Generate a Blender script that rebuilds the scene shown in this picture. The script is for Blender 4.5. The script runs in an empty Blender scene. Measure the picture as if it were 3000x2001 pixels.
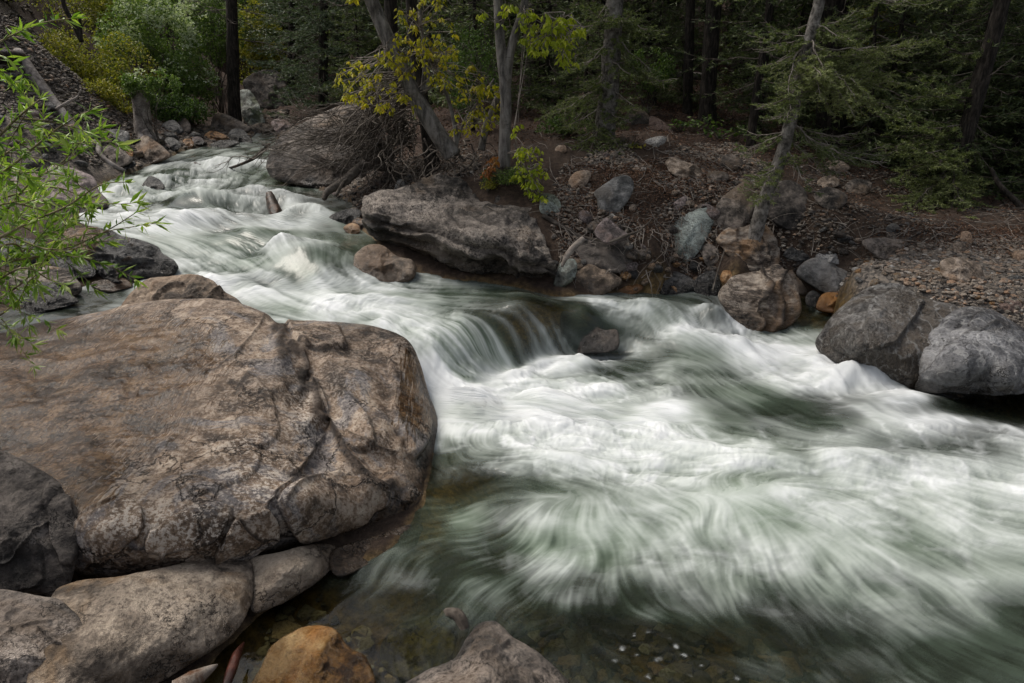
import bpy, math, random
import numpy as np
random.seed(5)
rng = np.random.default_rng(5)
SC = bpy.context.scene
COL = SC.collection
PI = math.pi
# ------------------------------------------------------------------ view used to lay the place out
W, H, F = 2351.0, 1568.0, 1567.0
PITCH = math.radians(20.0)
CAM = np.array([0.0, 0.0, 2.6])
FWD = np.array([0, math.cos(PITCH), -math.sin(PITCH)])
UPV = np.array([0, math.sin(PITCH), math.cos(PITCH)])
RGT = np.array([1.0, 0, 0])

def ray(px, py):
    px = np.asarray(px, float); py = np.asarray(py, float)
    return ((px - W/2)/F)[..., None]*RGT + ((H/2 - py)/F)[..., None]*UPV + FWD
def at_y(px, py, Y):
    d = ray(px, py); t = np.asarray(Y, float)/d[..., 1]
    return CAM + d*t[..., None]
def at_z(px, py, Z):
    d = ray(px, py); t = (np.asarray(Z, float) - CAM[2])/d[..., 2]
    return CAM + d*t[..., None]
def at_t(px, py, t):
    return CAM + ray(px, py)*np.asarray(t, float)[..., None]

# ------------------------------------------------------------------ numbers
def sstep(a, b, x):
    t = np.clip((x - a)/(b - a), 0, 1); return t*t*(3 - 2*t)
_TAB = np.random.default_rng(11).random(8192).astype(np.float32)*2 - 1
def vnoise(p, seed=0):
    q = np.floor(p).astype(np.int64); f = (p - q); u = f*f*f*(f*(f*6 - 15) + 10)
    def h(i, j, k):
        return _TAB[((q[:, 0]+i)*73856093 ^ (q[:, 1]+j)*19349663 ^ (q[:, 2]+k)*83492791 ^ (seed*2654435)) & 8191]
    ux, uy, uz = u[:, 0], u[:, 1], u[:, 2]
    def lx(j, k): a = h(0, j, k); return a + (h(1, j, k) - a)*ux
    def ly(k): a = lx(0, k); return a + (lx(1, k) - a)*uy
    a = ly(0); return a + (ly(1) - a)*uz
def fbm(p, octv=4, seed=0, gain=.5, ridged=False):
    s = np.zeros(len(p)); a = 1.0; t = 0
    for o in range(octv):
        n = vnoise(p*(2.03**o) + o*17.3, seed + o)
        s += a*(1 - 2*np.abs(n) if ridged else n); t += a; a *= gain
    return s/t
def _U(r2): return .5*r2*np.log(r2 + 1e-12)
class TPS:
    def __init__(s, P, v, lam=0.0):
        P = np.asarray(P, float); v = np.asarray(v, float); n, d = P.shape
        K = _U(((P[:, None]-P[None])**2).sum(-1)) + lam*np.eye(n)
        Q = np.hstack([np.ones((n, 1)), P]); A = np.zeros((n+d+1, n+d+1))
        A[:n, :n] = K; A[:n, n:] = Q; A[n:, :n] = Q.T
        b = np.zeros(n+d+1); b[:n] = v
        s.P, s.c = P, np.linalg.solve(A, b)
    def __call__(s, X):
        X = np.asarray(X, float); out = np.empty(len(X)); n = len(s.P)
        for i in range(0, len(X), 40000):
            x = X[i:i+40000]
            out[i:i+40000] = _U(((x[:, None]-s.P[None])**2).sum(-1)) @ s.c[:n] + s.c[n] + x @ s.c[n+1:]
        return out
class Grid:
    """height stored on a regular plan grid, sampled bilinearly"""
    def __init__(s, x0, x1, y0, y1, d):
        s.x0, s.y0, s.d = x0, y0, d
        s.xs = np.arange(x0, x1 + d, d); s.ys = np.arange(y0, y1 + d, d)
        X, Y = np.meshgrid(s.xs, s.ys); s.pts = np.stack([X.ravel(), Y.ravel()], 1); s.shape = X.shape; s.v = None
    def set(s, v): s.v = np.asarray(v).reshape(s.shape)
    def blur(s, n):
        for _ in range(n):
            v = np.pad(s.v, 1, mode='edge')
            s.v = (v[1:-1, 1:-1]*4 + v[:-2, 1:-1] + v[2:, 1:-1] + v[1:-1, :-2] + v[1:-1, 2:])/8
    def __call__(s, x, y):
        fx = np.clip((np.asarray(x, float) - s.x0)/s.d, 0, s.shape[1]-1.001); fy = np.clip((np.asarray(y, float) - s.y0)/s.d, 0, s.shape[0]-1.001)
        i = fx.astype(int); j = fy.astype(int); u = fx - i; w = fy - j; v = s.v
        return (v[j, i]*(1-u) + v[j, i+1]*u)*(1-w) + (v[j+1, i]*(1-u) + v[j+1, i+1]*u)*w
def cast(px, py, hf, tmax=75.0):
    """where the sight line through a point of the picture meets a height field"""
    px = np.atleast_1d(np.asarray(px, float)); py = np.atleast_1d(np.asarray(py, float))
    d = ray(px, py); ts = np.geomspace(1.6, tmax, 420); out = np.full(len(px), tmax); done = np.zeros(len(px), bool); pt = ts[0]; pg = None
    for t in ts:
        p = CAM + d*t; g = p[:, 2] - hf(p[:, 0], p[:, 1])
        hit = (g < 0) & ~done
        if pg is not None:
            tt = pt + (t - pt)*pg/np.maximum(pg - g, 1e-9); out[hit] = tt[hit]
        else: out[hit] = t
        done |= hit; pt, pg = t, g
    return CAM + d*out[:, None]
def seg_dist(P, poly, closed=True):
    n = len(poly); best = np.full(len(P), 1e9)
    for i in range(n if closed else n-1):
        a = poly[i]; b = poly[(i+1) % n]; ab = b - a; L = (ab**2).sum() + 1e-12
        t = np.clip(((P - a) @ ab)/L, 0, 1); dd = ((P - a - t[:, None]*ab)**2).sum(1); best = np.minimum(best, dd)
    return np.sqrt(best)
def in_poly(P, poly):
    x, y = P[:, 0], P[:, 1]; c = np.zeros(len(P), bool); n = len(poly)
    for i in range(n):
        x1, y1 = poly[i]; x2, y2 = poly[i-1]
        if y1 == y2: continue
        c ^= ((y1 > y) != (y2 > y)) & (x < (x2-x1)*(y-y1)/(y2-y1) + x1)
    return c
def smooth_poly(poly, k=8, closed=True):
    P = np.asarray(poly, float); n = len(P); out = []
    for i in range(n if closed else n-1):
        if closed: p0, p1, p2, p3 = P[i-1], P[i], P[(i+1) % n], P[(i+2) % n]
        else: p0, p1, p2, p3 = P[max(i-1, 0)], P[i], P[i+1], P[min(i+2, n-1)]
        for t in np.arange(k)/k:
            out.append(.5*(2*p1 + (p2-p0)*t + (2*p0-5*p1+4*p2-p3)*t*t + (3*p1-p0-3*p2+p3)*t**3))
    if not closed: out.append(P[-1])
    return np.array(out)

# ------------------------------------------------------------------ meshes
class MB:
    """collects triangles and quads, then becomes ONE mesh object"""
    def __init__(s): s.v = []; s.q = []; s.t = []; s.n = 0; s.a = []
    def add(s, v, q=None, t=None, a=0.0):
        v = np.asarray(v, float)
        if q is not None and len(q): s.q.append(np.asarray(q) + s.n)
        if t is not None and len(t): s.t.append(np.asarray(t) + s.n)
        s.v.append(v); s.n += len(v)
        s.a.append(np.broadcast_to(np.asarray(a, float), (len(v),)))
    def build(s, name, mat, parent=None, origin=None, smooth=True, attr='tint', extra=None):
        v = np.vstack(s.v)
        q = np.vstack(s.q) if s.q else np.zeros((0, 4), int); t = np.vstack(s.t) if s.t else np.zeros((0, 3), int)
        at = {attr: np.concatenate(s.a)}
        if extra: at.update(extra)
        return mesh_np(name, v, q, t, mat, parent, origin, smooth, at)
def mesh_np(name, v, q, t, mat, parent=None, origin=None, smooth=True, attrs=None):
    me = bpy.data.meshes.new(name)
    if origin is None: origin = np.array(parent.location) if parent is not None else np.zeros(3)
    v = v - np.asarray(origin)
    nq, nt = len(q), len(t)
    me.vertices.add(len(v)); me.vertices.foreach_set('co', v.astype(np.float32).ravel())
    loops = np.concatenate([q.ravel(), t.ravel()]).astype(np.int32)
    me.loops.add(len(loops)); me.loops.foreach_set('vertex_index', loops)
    me.polygons.add(nq + nt)
    st = np.concatenate([np.arange(nq)*4, nq*4 + np.arange(nt)*3]).astype(np.int32)
    me.polygons.foreach_set('loop_start', st)
    me.polygons.foreach_set('use_smooth', np.full(nq + nt, smooth, dtype=bool))
    for k, a in (attrs or {}).items():
        at = me.attributes.new(k, 'FLOAT', 'POINT'); at.data.foreach_set('value', np.asarray(a, np.float32))
    me.update(calc_edges=True)
    me.materials.append(mat)
    o = bpy.data.objects.new(name, me); COL.objects.link(o)
    if parent is not None:
        o.parent = parent; o.location = np.asarray(origin) - np.array(parent.location)
    else: o.location = origin
    return o
def tag(o, label, cat, group=None):
    o['label'] = label; o['category'] = cat
    if group: o['group'] = group
    return o
def empty(name, loc, label, cat, group=None):
    o = bpy.data.objects.new(name, None); COL.objects.link(o); o.location = [float(c) for c in loc]; o.empty_display_size = .2
    return tag(o, label, cat, group)
def tube(mb, pts, rad, sides=8, a=0.0, rough=0.0, cap=True, seed=0):
    P = np.asarray(pts, float); n = len(P); R = np.broadcast_to(np.asarray(rad, float), (n,))
    T = np.gradient(P, axis=0); T /= np.linalg.norm(T, axis=1)[:, None] + 1e-9
    ref = np.array([0, 0, 1.0]) if abs(T[:, 2]).mean() < .8 else np.array([1.0, 0, 0])
    A = np.cross(T, ref); A /= np.linalg.norm(A, axis=1)[:, None] + 1e-9; B = np.cross(T, A)
    th = np.arange(sides)*2*PI/sides
    rr = R[:, None]*np.ones(sides)
    if rough > 0:
        s = np.linspace(0, 1, n)*np.linalg.norm(P[-1]-P[0])
        nn = fbm(np.stack([np.repeat(s, sides)*3 + seed, np.tile(np.cos(th)*1.5, n), np.tile(np.sin(th)*1.5, n)], 1), 3, seed).reshape(n, sides)
        rr = rr*(1 + rough*nn)
    v = P[:, None] + rr[..., None]*(np.cos(th)[None, :, None]*A[:, None] + np.sin(th)[None, :, None]*B[:, None])
    v = v.reshape(-1, 3)
    i = np.arange(n-1)[:, None]*sides; j = np.arange(sides)[None]; k = (j+1) % sides
    q = np.stack([i+j, i+k, i+sides+k, i+sides+j], -1).reshape(-1, 4)
    t = None
    if cap:
        v = np.vstack([v, P[:1], P[-1:]]); c = n*sides; jj = np.arange(sides); kk = (jj+1) % sides
        t = np.vstack([np.stack([kk, jj, np.full(sides, c)], 1), np.stack([(n-1)*sides+jj, (n-1)*sides+kk, np.full(sides, c+1)], 1)])
    if np.ndim(a): a = np.concatenate([np.repeat(a, sides), [a[0], a[-1]] if cap else []])
    mb.add(v, q, t, a)
def bend(p0, p1, n=10, sag=0.0, wob=0.0, side=0.0, rs=None):
    """a gently curved, wandering line between two points"""
    rs = rs or rng; p0 = np.asarray(p0, float); p1 = np.asarray(p1, float); s = np.linspace(0, 1, n)
    P = p0 + (p1-p0)*s[:, None]; L = np.linalg.norm(p1-p0)
    P[:, 2] -= sag*L*4*s*(1-s)
    d = np.cross(p1-p0, [0, 0, 1.0]); d /= np.linalg.norm(d) + 1e-9
    P += d*(side*L*4*s*(1-s))[:, None]
    if wob:
        w = np.cumsum(rs.normal(0, 1, (n, 3)), 0)*wob*L/n; w -= w[:1]; P += w
    return P

# ------------------------------------------------------------------ node helpers
def new_mat(name):
    m = bpy.data.materials.new(name); m.use_nodes = True; nt = m.node_tree; nt.nodes.clear()
    return m, N(nt)
class N:
    def __init__(s, nt): s.nt = nt; s.nodes = nt.nodes; s.links = nt.links
    def n(s, typ, inp=None, **props):
        nd = s.nodes.new(typ)
        for k, v in props.items(): setattr(nd, k, v)
        for k, v in (inp or {}).items():
            sk = nd.inputs[k]
            if isinstance(v, bpy.types.NodeSocket): s.links.new(v, sk)
            else: sk.default_value = v
        return nd
    def attr(s, name): return s.n('ShaderNodeAttribute', attribute_name=name).outputs['Fac']
    def noise(s, vec, scale, detail=6, rough=.6, dist=0.0, out='Fac'):
        return s.n('ShaderNodeTexNoise', {'Vector': vec, 'Scale': scale, 'Detail': detail, 'Roughness': rough, 'Distortion': dist}).outputs[out]
    def ramp(s, fac, stops, interp='LINEAR'):
        r = s.n('ShaderNodeValToRGB', {'Fac': fac}); cr = r.color_ramp; cr.interpolation = interp
        while len(cr.elements) < len(stops): cr.elements.new(.5)
        for e, (p, c) in zip(cr.elements, stops):
            e.position = p; e.color = c if len(c) == 4 else (*c, 1)
        return r.outputs['Color']
    def step(s, fac, a, b): return s.n('ShaderNodeMapRange', {'Value': fac, 'From Min': a, 'From Max': b}, interpolation_type='SMOOTHSTEP').outputs['Result']
    def mix(s, fac, a, b, blend='MIX'):
        nd = s.n('ShaderNodeMix', data_type='RGBA', blend_type=blend)
        for k, v in ((0, fac), (6, a), (7, b)):
            if isinstance(v, bpy.types.NodeSocket): s.links.new(v, nd.inputs[k])
            else: nd.inputs[k].default_value = (*v, 1) if isinstance(v, tuple) and len(v) == 3 else v
        return nd.outputs[2]
    def math(s, op, a, b=0.0, clamp=False):
        nd = s.n('ShaderNodeMath', operation=op, use_clamp=clamp)
        for k, v in ((0, a), (1, b)):
            if isinstance(v, bpy.types.NodeSocket): s.links.new(v, nd.inputs[k])
            else: nd.inputs[k].default_value = v
        return nd.outputs[0]
    def bump(s, h, strength=.5, dist=.02, normal=None):
        i = {'Height': h, 'Strength': strength, 'Distance': dist}
        if normal is not None: i['Normal'] = normal
        return s.n('ShaderNodeBump', i).outputs['Normal']
    def vec(s, mapscale=None, rand=True):
        tc = s.n('ShaderNodeTexCoord').outputs['Object']
        if rand:
            oi = s.n('ShaderNodeObjectInfo').outputs['Random']
            off = s.n('ShaderNodeVectorMath', {0: tc}, operation='ADD')
            k = s.math('MULTIPLY', oi, 37.0); s.links.new(k, off.inputs[1]); tc = off.outputs[0]
        if mapscale: tc = s.n('ShaderNodeMapping', {'Vector': tc, 'Scale': mapscale}).outputs[0]
        return tc
    def out(s, shader): s.n('ShaderNodeOutputMaterial', {'Surface': shader})
    def pbr(s, col, rough=.7, normal=None, spec=.5, **kw):
        i = {'Base Color': col if isinstance(col, bpy.types.NodeSocket) else (*col[:3], 1), 'Roughness': rough, 'Specular IOR Level': spec}
        if normal is not None: i['Normal'] = normal
        i.update(kw)
        return s.n('ShaderNodeBsdfPrincipled', i).outputs[0]
# ------------------------------------------------------------------ the creek and its banks
WATER_PTS = """610 308 1.6;540 330 1.5;600 345 1.42;450 350 1.42;480 370 1.33;600 380 1.28;330 390 1.25;400 400 1.22;550 410 1.2;260 420 1.2;650 430 1.13;
300 450 1.1;450 440 1.12;600 460 1.07;750 455 1.07;230 490 1.0;400 500 1.0;550 500 .95;700 490 1.0;800 490 .98;250 530 .9;400 540 .87;560 540 .87;700 530 .9;
800 550 .85;450 590 .76;600 590 .75;720 580 .8;790 590 .78;500 640 .64;620 640 .62;700 660 .57;800 650 .58;600 690 .56;700 720 .52;800 700 .52;900 680 .52;
1000 660 .53;1100 660 .53;1200 680 .5;900 730 .5;940 770 .45;1000 730 .46;1100 705 .47;1180 700 .47;
1080 905 .02;1400 797 .03;1030 950 0;1090 732 .47;1140 728 .46;1200 727 .455;1240 700 .46;1260 727 .40;1300 715 .40;1300 734 .345;1345 750 .275;1410 765 .16;1110 866 .03;1150 848 .02;1200 832 .02;1260 815 .03;1300 808 .03;1345 804 .03;1030 870 .12;990 790 .40;1100 950 .03;1250 900 .02;1500 850 0;1700 860 0;
1290 688 .42;1390 690 .38;1550 680 .33;1630 690 .3;1500 730 .25;1600 760 .18;1680 730 .18;1650 790 .1;1450 770 .14;1750 760 .12;1850 800 .08;1870 730 .12;
1950 850 .05;2100 920 .03;2300 980 0;0 730 .52;150 710 .52;250 690 .53;190 650 .62;330 660 .6;2351 1568 0;1700 1568 0;900 1568 0;1200 1300 0;1800 1200 0;
2300 1200 0;700 1500 0;2700 1100 0;2600 950 0;1030 1100 0;1400 1050 0;2000 1050 0;-250 760 .5;1500 1400 0;2100 1400 0"""
WP = np.array([[float(a) for a in r.split()] for r in WATER_PTS.replace('\n', '').split(';')])
wp = at_z(WP[:, 0], WP[:, 1], WP[:, 2])
FG = Grid(-13, 9, 1.0, 24.0, .05)          # fine plan grid round the creek
wt = TPS(wp[:, :2], wp[:, 2], .0004)
WZ = Grid(-13, 9, 1.0, 24.0, .05); WZ.set(np.clip(wt(FG.pts), -.02, 2.2)); WZ.blur(1)

STREAM = np.array("""575 318;592 304;628 304;645 330;640 380;650 412;700 428;760 445;815 470;800 500;830 530;858 548;880 600;1000 638;1150 654;1250 678;1330 680;1450 672;
1560 664;1640 668;1700 690;1800 690;1860 684;1900 696;1960 790;2150 855;2351 872;2500 900;2750 1000;3000 1800;1300 1900;700 1750;420 1590;490 1530;600 1420;770 1310;900 1270;975 1160;
1000 1060;990 960;930 800;860 770;760 752;640 748;560 725;430 706;300 718;100 765;-200 800;-260 720;0 718;185 690;200 655;300 645;400 628;407 610;370 588;290 553;190 512;
180 490;242 470;228 430;250 415;330 386;390 362;420 345;520 333""".replace('\n', '').replace(';', ' ').split(), float).reshape(-1, 2)
sp = cast(STREAM[:, 0], STREAM[:, 1], WZ)[:, :2]
s_in = in_poly(FG.pts, sp); s_d = seg_dist(FG.pts, sp)
# land heights: sight lines with a distance each, then points given in plan
LAND_PX = """100 280 11.6;150 330 12.2;100 150 13.5;30 60 14;0 400 10.6;60 420 10.2;-40 300 11.0;200 330 12.6;60 520 8.6;-40 620 7.6;260 300 14.2;330 300 14.8;400 290 16.5;500 295 18.2;
560 290 19.5;640 270 20;700 250 20.5;600 240 23;480 240 20;300 230 18;200 200 17;150 100 18;680 290 17.0;760 330 13.2;860 400 11.2;800 430 11.4;950 400 10.6;1050 390 10.2;880 300 13.5;
1000 330 11.4;1160 375 9.7;1260 440 9.0;1300 520 8.35;1400 450 9.0;1400 330 10.7;1500 400 9.6;1300 330 10.9;1500 300 12.2;1500 250 14.2;1500 180 18;1600 50 22.5;1300 240 14.5;1200 300 12;
1500 550 8.1;1600 450 9.05;1600 340 11.2;1700 560 7.95;1640 610 7.75;1550 620 7.6;1750 420 9.8;1800 500 8.9;1900 520 8.6;2000 480 9.4;2000 380 12;2200 350 14;2200 600 7.5;2300 700 6.6;2000 600 7.6;1850 610 7.5;
2100 520 8.5;2300 520 8.6;2351 420 11.5;2100 620 7.3;2351 600 7.5;2200 680 6.75;2100 660 6.95;1900 300 15;1700 300 13.5;1700 200 18;1900 200 19;2200 220 20;2200 80 25;1050 200 18;1000 100 24;850 150 24;700 180 25;600 150 29;400 60 25;250 60 22"""
LP = np.array([[float(a) for a in r.split()] for r in LAND_PX.replace('\n', '').split(';')])
lp = at_y(LP[:, 0], LP[:, 1], LP[:, 2])
LAND_XYZ = [(-1.9, 4, -.1), (-1.2, 5, 0), (-2.6, 5, .1), (-1.9, 2.9, -.15), (-2.2, 2.2, -.1), (-3.2, 2.6, .3), (-3.6, 4.5, .5), (-6, 6.2, 1.2), (-9, 8, 3), (-12, 12, 6), (-14, 18, 7.5), (-5, 2, 1.2),
            (-18, 26, 10), (-10, 30, 8.2), (0, 32, 7), (10, 32, 7.5), (20, 30, 7.5), (0, 45, 14), (-22, 45, 18), (25, 45, 14), (9, 7, 1.2), (12, 12, 2), (16, 20, 4), (9, 4, .8), (30, 12, 4), (-25, 12, 10), (0, 70, 26), (40, 70, 26), (-40, 70, 28)]
keep = (sp[:, 1] < 21) & (sp[:, 0] < 7) & (sp[:, 1] > 1.5)
shore = np.column_stack([sp[keep], WZ(sp[keep, 0], sp[keep, 1]) + .02])
allp = np.vstack([lp, np.array(LAND_XYZ, float), shore])
lt = TPS(allp[:, :2], allp[:, 2], .01)
land = lt(FG.pts)
rough = fbm(np.column_stack([FG.pts*1.3, np.zeros(len(FG.pts))]), 4, 3)*.09 + fbm(np.column_stack([FG.pts*5, np.zeros(len(FG.pts))]), 3, 9)*.03
wz = WZ.v.ravel(); near = np.exp(-(s_d/.8)**2)
out_h = land + rough*(1 - .7*near)
out_h = np.where(s_d < 1.2, np.maximum(out_h, wz + .015 + .12*np.minimum(s_d, 1.2)*near), out_h)
depth = .06 + .34*sstep(0, .9, s_d) + .10*fbm(np.column_stack([FG.pts*2.2, np.zeros(len(FG.pts))]), 3, 21)*sstep(0, .3, s_d)
GZ = Grid(-13, 9, 1.0, 24.0, .05); GZ.set(np.where(s_in, wz - np.maximum(depth, .03), out_h)); GZ.blur(1)
CG = Grid(-60, 60, 0.2, 80, .4)
cl = lt(CG.pts); GC = Grid(-60, 60, .2, 80, .4)
GC.set(np.clip(cl, -.6, 40) + fbm(np.column_stack([CG.pts*.35, np.zeros(len(CG.pts))]), 4, 5)*.5*sstep(16, 30, CG.pts[:, 1]))
def ground_z(x, y):
    x = np.asarray(x, float); y = np.asarray(y, float)
    e = np.minimum(np.minimum(x + 13, 9 - x), np.minimum(24 - y, y - .95)); k = sstep(0, 1.2, e)
    return GZ(x, y)*k + GC(x, y)*(1 - k)
def surf_z(x, y):
    x = np.asarray(x, float); y = np.asarray(y, float)
    g = ground_z(x, y); return np.where((y < 23) & (x > -12) & (x < 8.5), np.maximum(g, np.where(SD(x, y) > -.3, WZ(x, y), -9)), g)
SD = Grid(-13, 9, 1.0, 24.0, .05); SD.set(np.where(s_in, s_d, -s_d))

# ground sheet ------------------------------------------------------
NR, NC = 720, 760
yy = [.4]
while yy[-1] < 72: yy.append(yy[-1] + .011*max(yy[-1], 2)**1.12)
yy = np.array(yy); u = np.linspace(-1, 1, NC)
X = (3.5 + .95*yy)[:, None]*(u*.75 + .25*u**3)[None]; Y = np.repeat(yy[:, None], NC, 1)
Z = ground_z(X.ravel(), Y.ravel())
P = np.stack([X.ravel(), Y.ravel(), Z], 1)
fine = fbm(P*np.array([9, 9, 0]) + 3, 4, 31); P[:, 2] += .030*fine*np.clip(P[:, 1]/6, .5, 3)
def grid_quads(nr, nc):
    i = np.arange(nr-1)[:, None]*nc; j = np.arange(nc-1)[None]
    return np.stack([i+j, i+j+1, i+nc+j+1, i+nc+j], -1).reshape(-1, 4)
sd = SD(P[:, 0], P[:, 1]); inside_fg = (np.abs(P[:, 0]+2) < 11) & (P[:, 1] < 24)
wetb = np.where(inside_fg, sstep(-.07, .03, sd), 0)
scree = sstep(-5.8, -7.4, P[:, 0])*sstep(18, 15, P[:, 1])*.9
bar = sstep(2.6, 4.2, P[:, 0])*sstep(8.6, 7.0, P[:, 1])
forest = sstep(9.5, 13.5, P[:, 1])*sstep(-5, -2, P[:, 0]) + sstep(17, 21, P[:, 1])
m, g = new_mat('soil')
v = g.vec(rand=False)
n1 = g.noise(v, 2.2, 8, .65); n2 = g.noise(v, 16, 6, .7); n3 = g.noise(v, 60, 4, .7)
soil = g.ramp(n2, [(.3, (.022, .014, .010)), (.55, (.060, .040, .028)), (.75, (.12, .085, .06))])
lit = g.ramp(n3, [(.35, (.018, .011, .009)), (.55, (.055, .032, .022)), (.68, (.13, .08, .055)), (.8, (.22, .17, .14))])
grav = g.ramp(g.n('ShaderNodeTexVoronoi', {'Vector': v, 'Scale': 34.0}).outputs['Color'], [(.1, (.04, .038, .036)), (.5, (.15, .135, .12)), (.9, (.33, .28, .23))])
c = g.mix(g.attr('forest'), soil, lit)
c = g.mix(g.attr('gravel'), c, grav)
c = g.mix(g.step(n1, .45, .7), c, g.mix(1.0, c, (.55, .5, .5), 'MULTIPLY'))
bed = g.ramp(n2, [(.36, (.03, .02, .007)), (.5, (.13, .08, .022)), (.66, (.27, .18, .07))])
c = g.mix(g.attr('wet'), c, bed)
r = g.math('SUBTRACT', .92, g.math('MULTIPLY', g.attr('wet'), .5))
g.out(g.pbr(c, r, g.bump(g.math('ADD', n3, n2), .9, .02), .3))
MAT_SOIL = m
ground = mesh_np('ground', P, grid_quads(len(yy), NC), np.zeros((0, 3), int), m, None, None, True,
                 {'wet': wetb, 'gravel': np.clip(scree + bar, 0, 1), 'forest': np.clip(forest, 0, 1)})
ground['kind'] = 'structure'

# flow --------------------------------------------------------------
FLOW = """600 320 -20 12;540 340 -60 14;440 362 -70 25;330 398 -50 30;500 380 -50 30;600 390 -45 25;420 420 -20 40;560 430 -30 30;300 440 30 14;260 425 20 20;480 470 5 40;350 470 60 18;640 440 -10 40;
700 470 -60 20;620 490 -60 30;740 500 -30 30;250 500 60 12;400 520 80 16;520 515 60 14;300 545 80 20;420 560 80 26;560 560 80 26;650 560 40 20;700 560 10 40;450 600 60 42;560 600 70 44;
640 610 60 60;730 620 10 50;780 600 -20 50;500 650 60 50;620 660 70 36;700 690 80 24;800 670 70 10;850 700 80 14;950 690 80 4;1050 670 80 2;1180 680 80 8;1250 695 70 22;1330 735 60 26;1400 765 60 20;
700 735 80 16;820 725 80 20;900 750 70 50;960 800 40 50;1000 760 60 50;1080 730 50 40;1050 830 40 50;1020 880 50 50;1120 800 22 70;1200 780 20 60;1270 775 16 50;1150 720 50 26;1220 720 40 26;
1350 700 90 12;1450 710 80 30;1540 750 60 50;1550 690 80 4;1620 720 10 30;1650 720 14 70;1690 770 70 50;1650 790 80 30;1750 790 90 34;1850 830 90 46;1950 870 90 52;2080 930 90 44;2250 985 90 26;2400 1010 90 20;
1900 740 -30 8;2250 930 60 4;1850 790 80 40;1500 800 80 8;1600 830 80 26;1700 880 80 36;1850 930 80 36;2000 990 90 24;2150 1020 90 20;
1100 890 40 -12;1180 860 60 -30;1300 840 70 -20;1400 830 80 10;1200 930 80 10;1350 900 80 -6;1450 880 50 30;1540 900 30 70;1560 980 30 60;1400 960 80 20;1300 1000 80 10;1100 990 -30 40;1050 960 -40 30;1040 1040 10 60;
1120 1060 70 -10;1250 1040 80 8;1400 1040 80 8;1550 1050 90 6;1700 1050 90 2;1700 990 90 20;1850 1050 90 6;2000 1070 90 12;2200 1100 90 16;2350 1140 90 18;
1330 1110 10 4;1230 1130 -70 -16;1120 1140 -80 10;1180 1200 -80 36;1100 1220 -80 24;1260 1220 -50 60;1330 1220 0 70;1400 1200 50 50;1250 1290 -50 60;1150 1290 -80 46;1330 1320 0 70;1420 1300 40 70;1050 1330 -70 50;
1200 1360 -40 60;1330 1390 4 70;1460 1360 40 60;1500 1180 80 20;1560 1250 50 60;1640 1200 -40 50;1700 1120 -10 -30;1760 1150 60 20;1720 1210 6 60;1650 1290 10 70;1750 1280 40 70;1850 1200 80 40;1980 1180 90 30;2150 1200 90 30;2330 1240 90 30;
1850 1320 60 60;2000 1300 80 46;2150 1330 90 50;2330 1360 90 46;1700 1390 30 60;1900 1430 60 50;2100 1450 80 50;2300 1500 90 50;1600 1460 60 30;1450 1450 60 20;1250 1450 -40 20;1050 1400 -60 40;900 1430 -50 20;800 1470 -40 30;1700 1540 70 30;1900 1540 70 40;
100 740 60 -4;220 690 50 8;190 655 20 40;950 1520 10 40;640 1500 -20 30"""
FL = np.array([[float(a) for a in r.split()] for r in FLOW.replace('\n', '').split(';')])
f0 = cast(FL[:, 0], FL[:, 1], WZ); f1 = cast(FL[:, 0] + FL[:, 2]*.3, FL[:, 1] + FL[:, 3]*.3, WZ)
fd = (f1 - f0)[:, :2]; fd /= np.linalg.norm(fd, axis=1)[:, None] + 1e-9
def warp(p): return np.stack([p[..., 0]/p[..., 1]*1.0, 1.7*np.log(p[..., 1])], -1)
def idw(P, Q, val, pw=2.0, eps=4e-4):
    """value at plan points P from scattered plan points Q; nearer rows of the creek get a finer kernel"""
    w_q = warp(Q); out = np.empty((len(P), val.shape[1]))
    for i in range(0, len(P), 20000):
        d2 = ((warp(P[i:i+20000])[:, None] - w_q[None])**2).sum(-1) + eps
        k = d2**(-pw); out[i:i+20000] = (k @ val)/k.sum(1)[:, None]
    return out
sel = (FG.pts[:, 1] > 1.6) & (SD.v.ravel() > -.6)
fv = np.zeros((len(FG.pts), 2)); fv[:, 0] = 1; fv[sel] = idw(FG.pts[sel], f0[:, :2], fd, 1.6)
def _curl(sc, seed):
    p3 = np.column_stack([FG.pts*sc, np.zeros(len(FG.pts))]); v_ = fbm(p3, 2, seed).reshape(FG.shape); gy, gx = np.gradient(v_); c_ = np.stack([gy.ravel(), -gx.ravel()], 1); return c_/(c_.std() + 1e-9)
pool_k = sstep(6.9, 5.6, FG.pts[:, 1])*sstep(.25, .08, WZ.v.ravel())
fv = fv + (.06 + .10*pool_k)[:, None]*_curl(1.7, 81) + (.06 + .06*pool_k)[:, None]*_curl(4.5, 83)
VX = Grid(-13, 9, 1.0, 24.0, .05); VX.set(fv[:, 0]); VX.blur(2); VY = Grid(-13, 9, 1.0, 24.0, .05); VY.set(fv[:, 1]); VY.blur(2)

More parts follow.
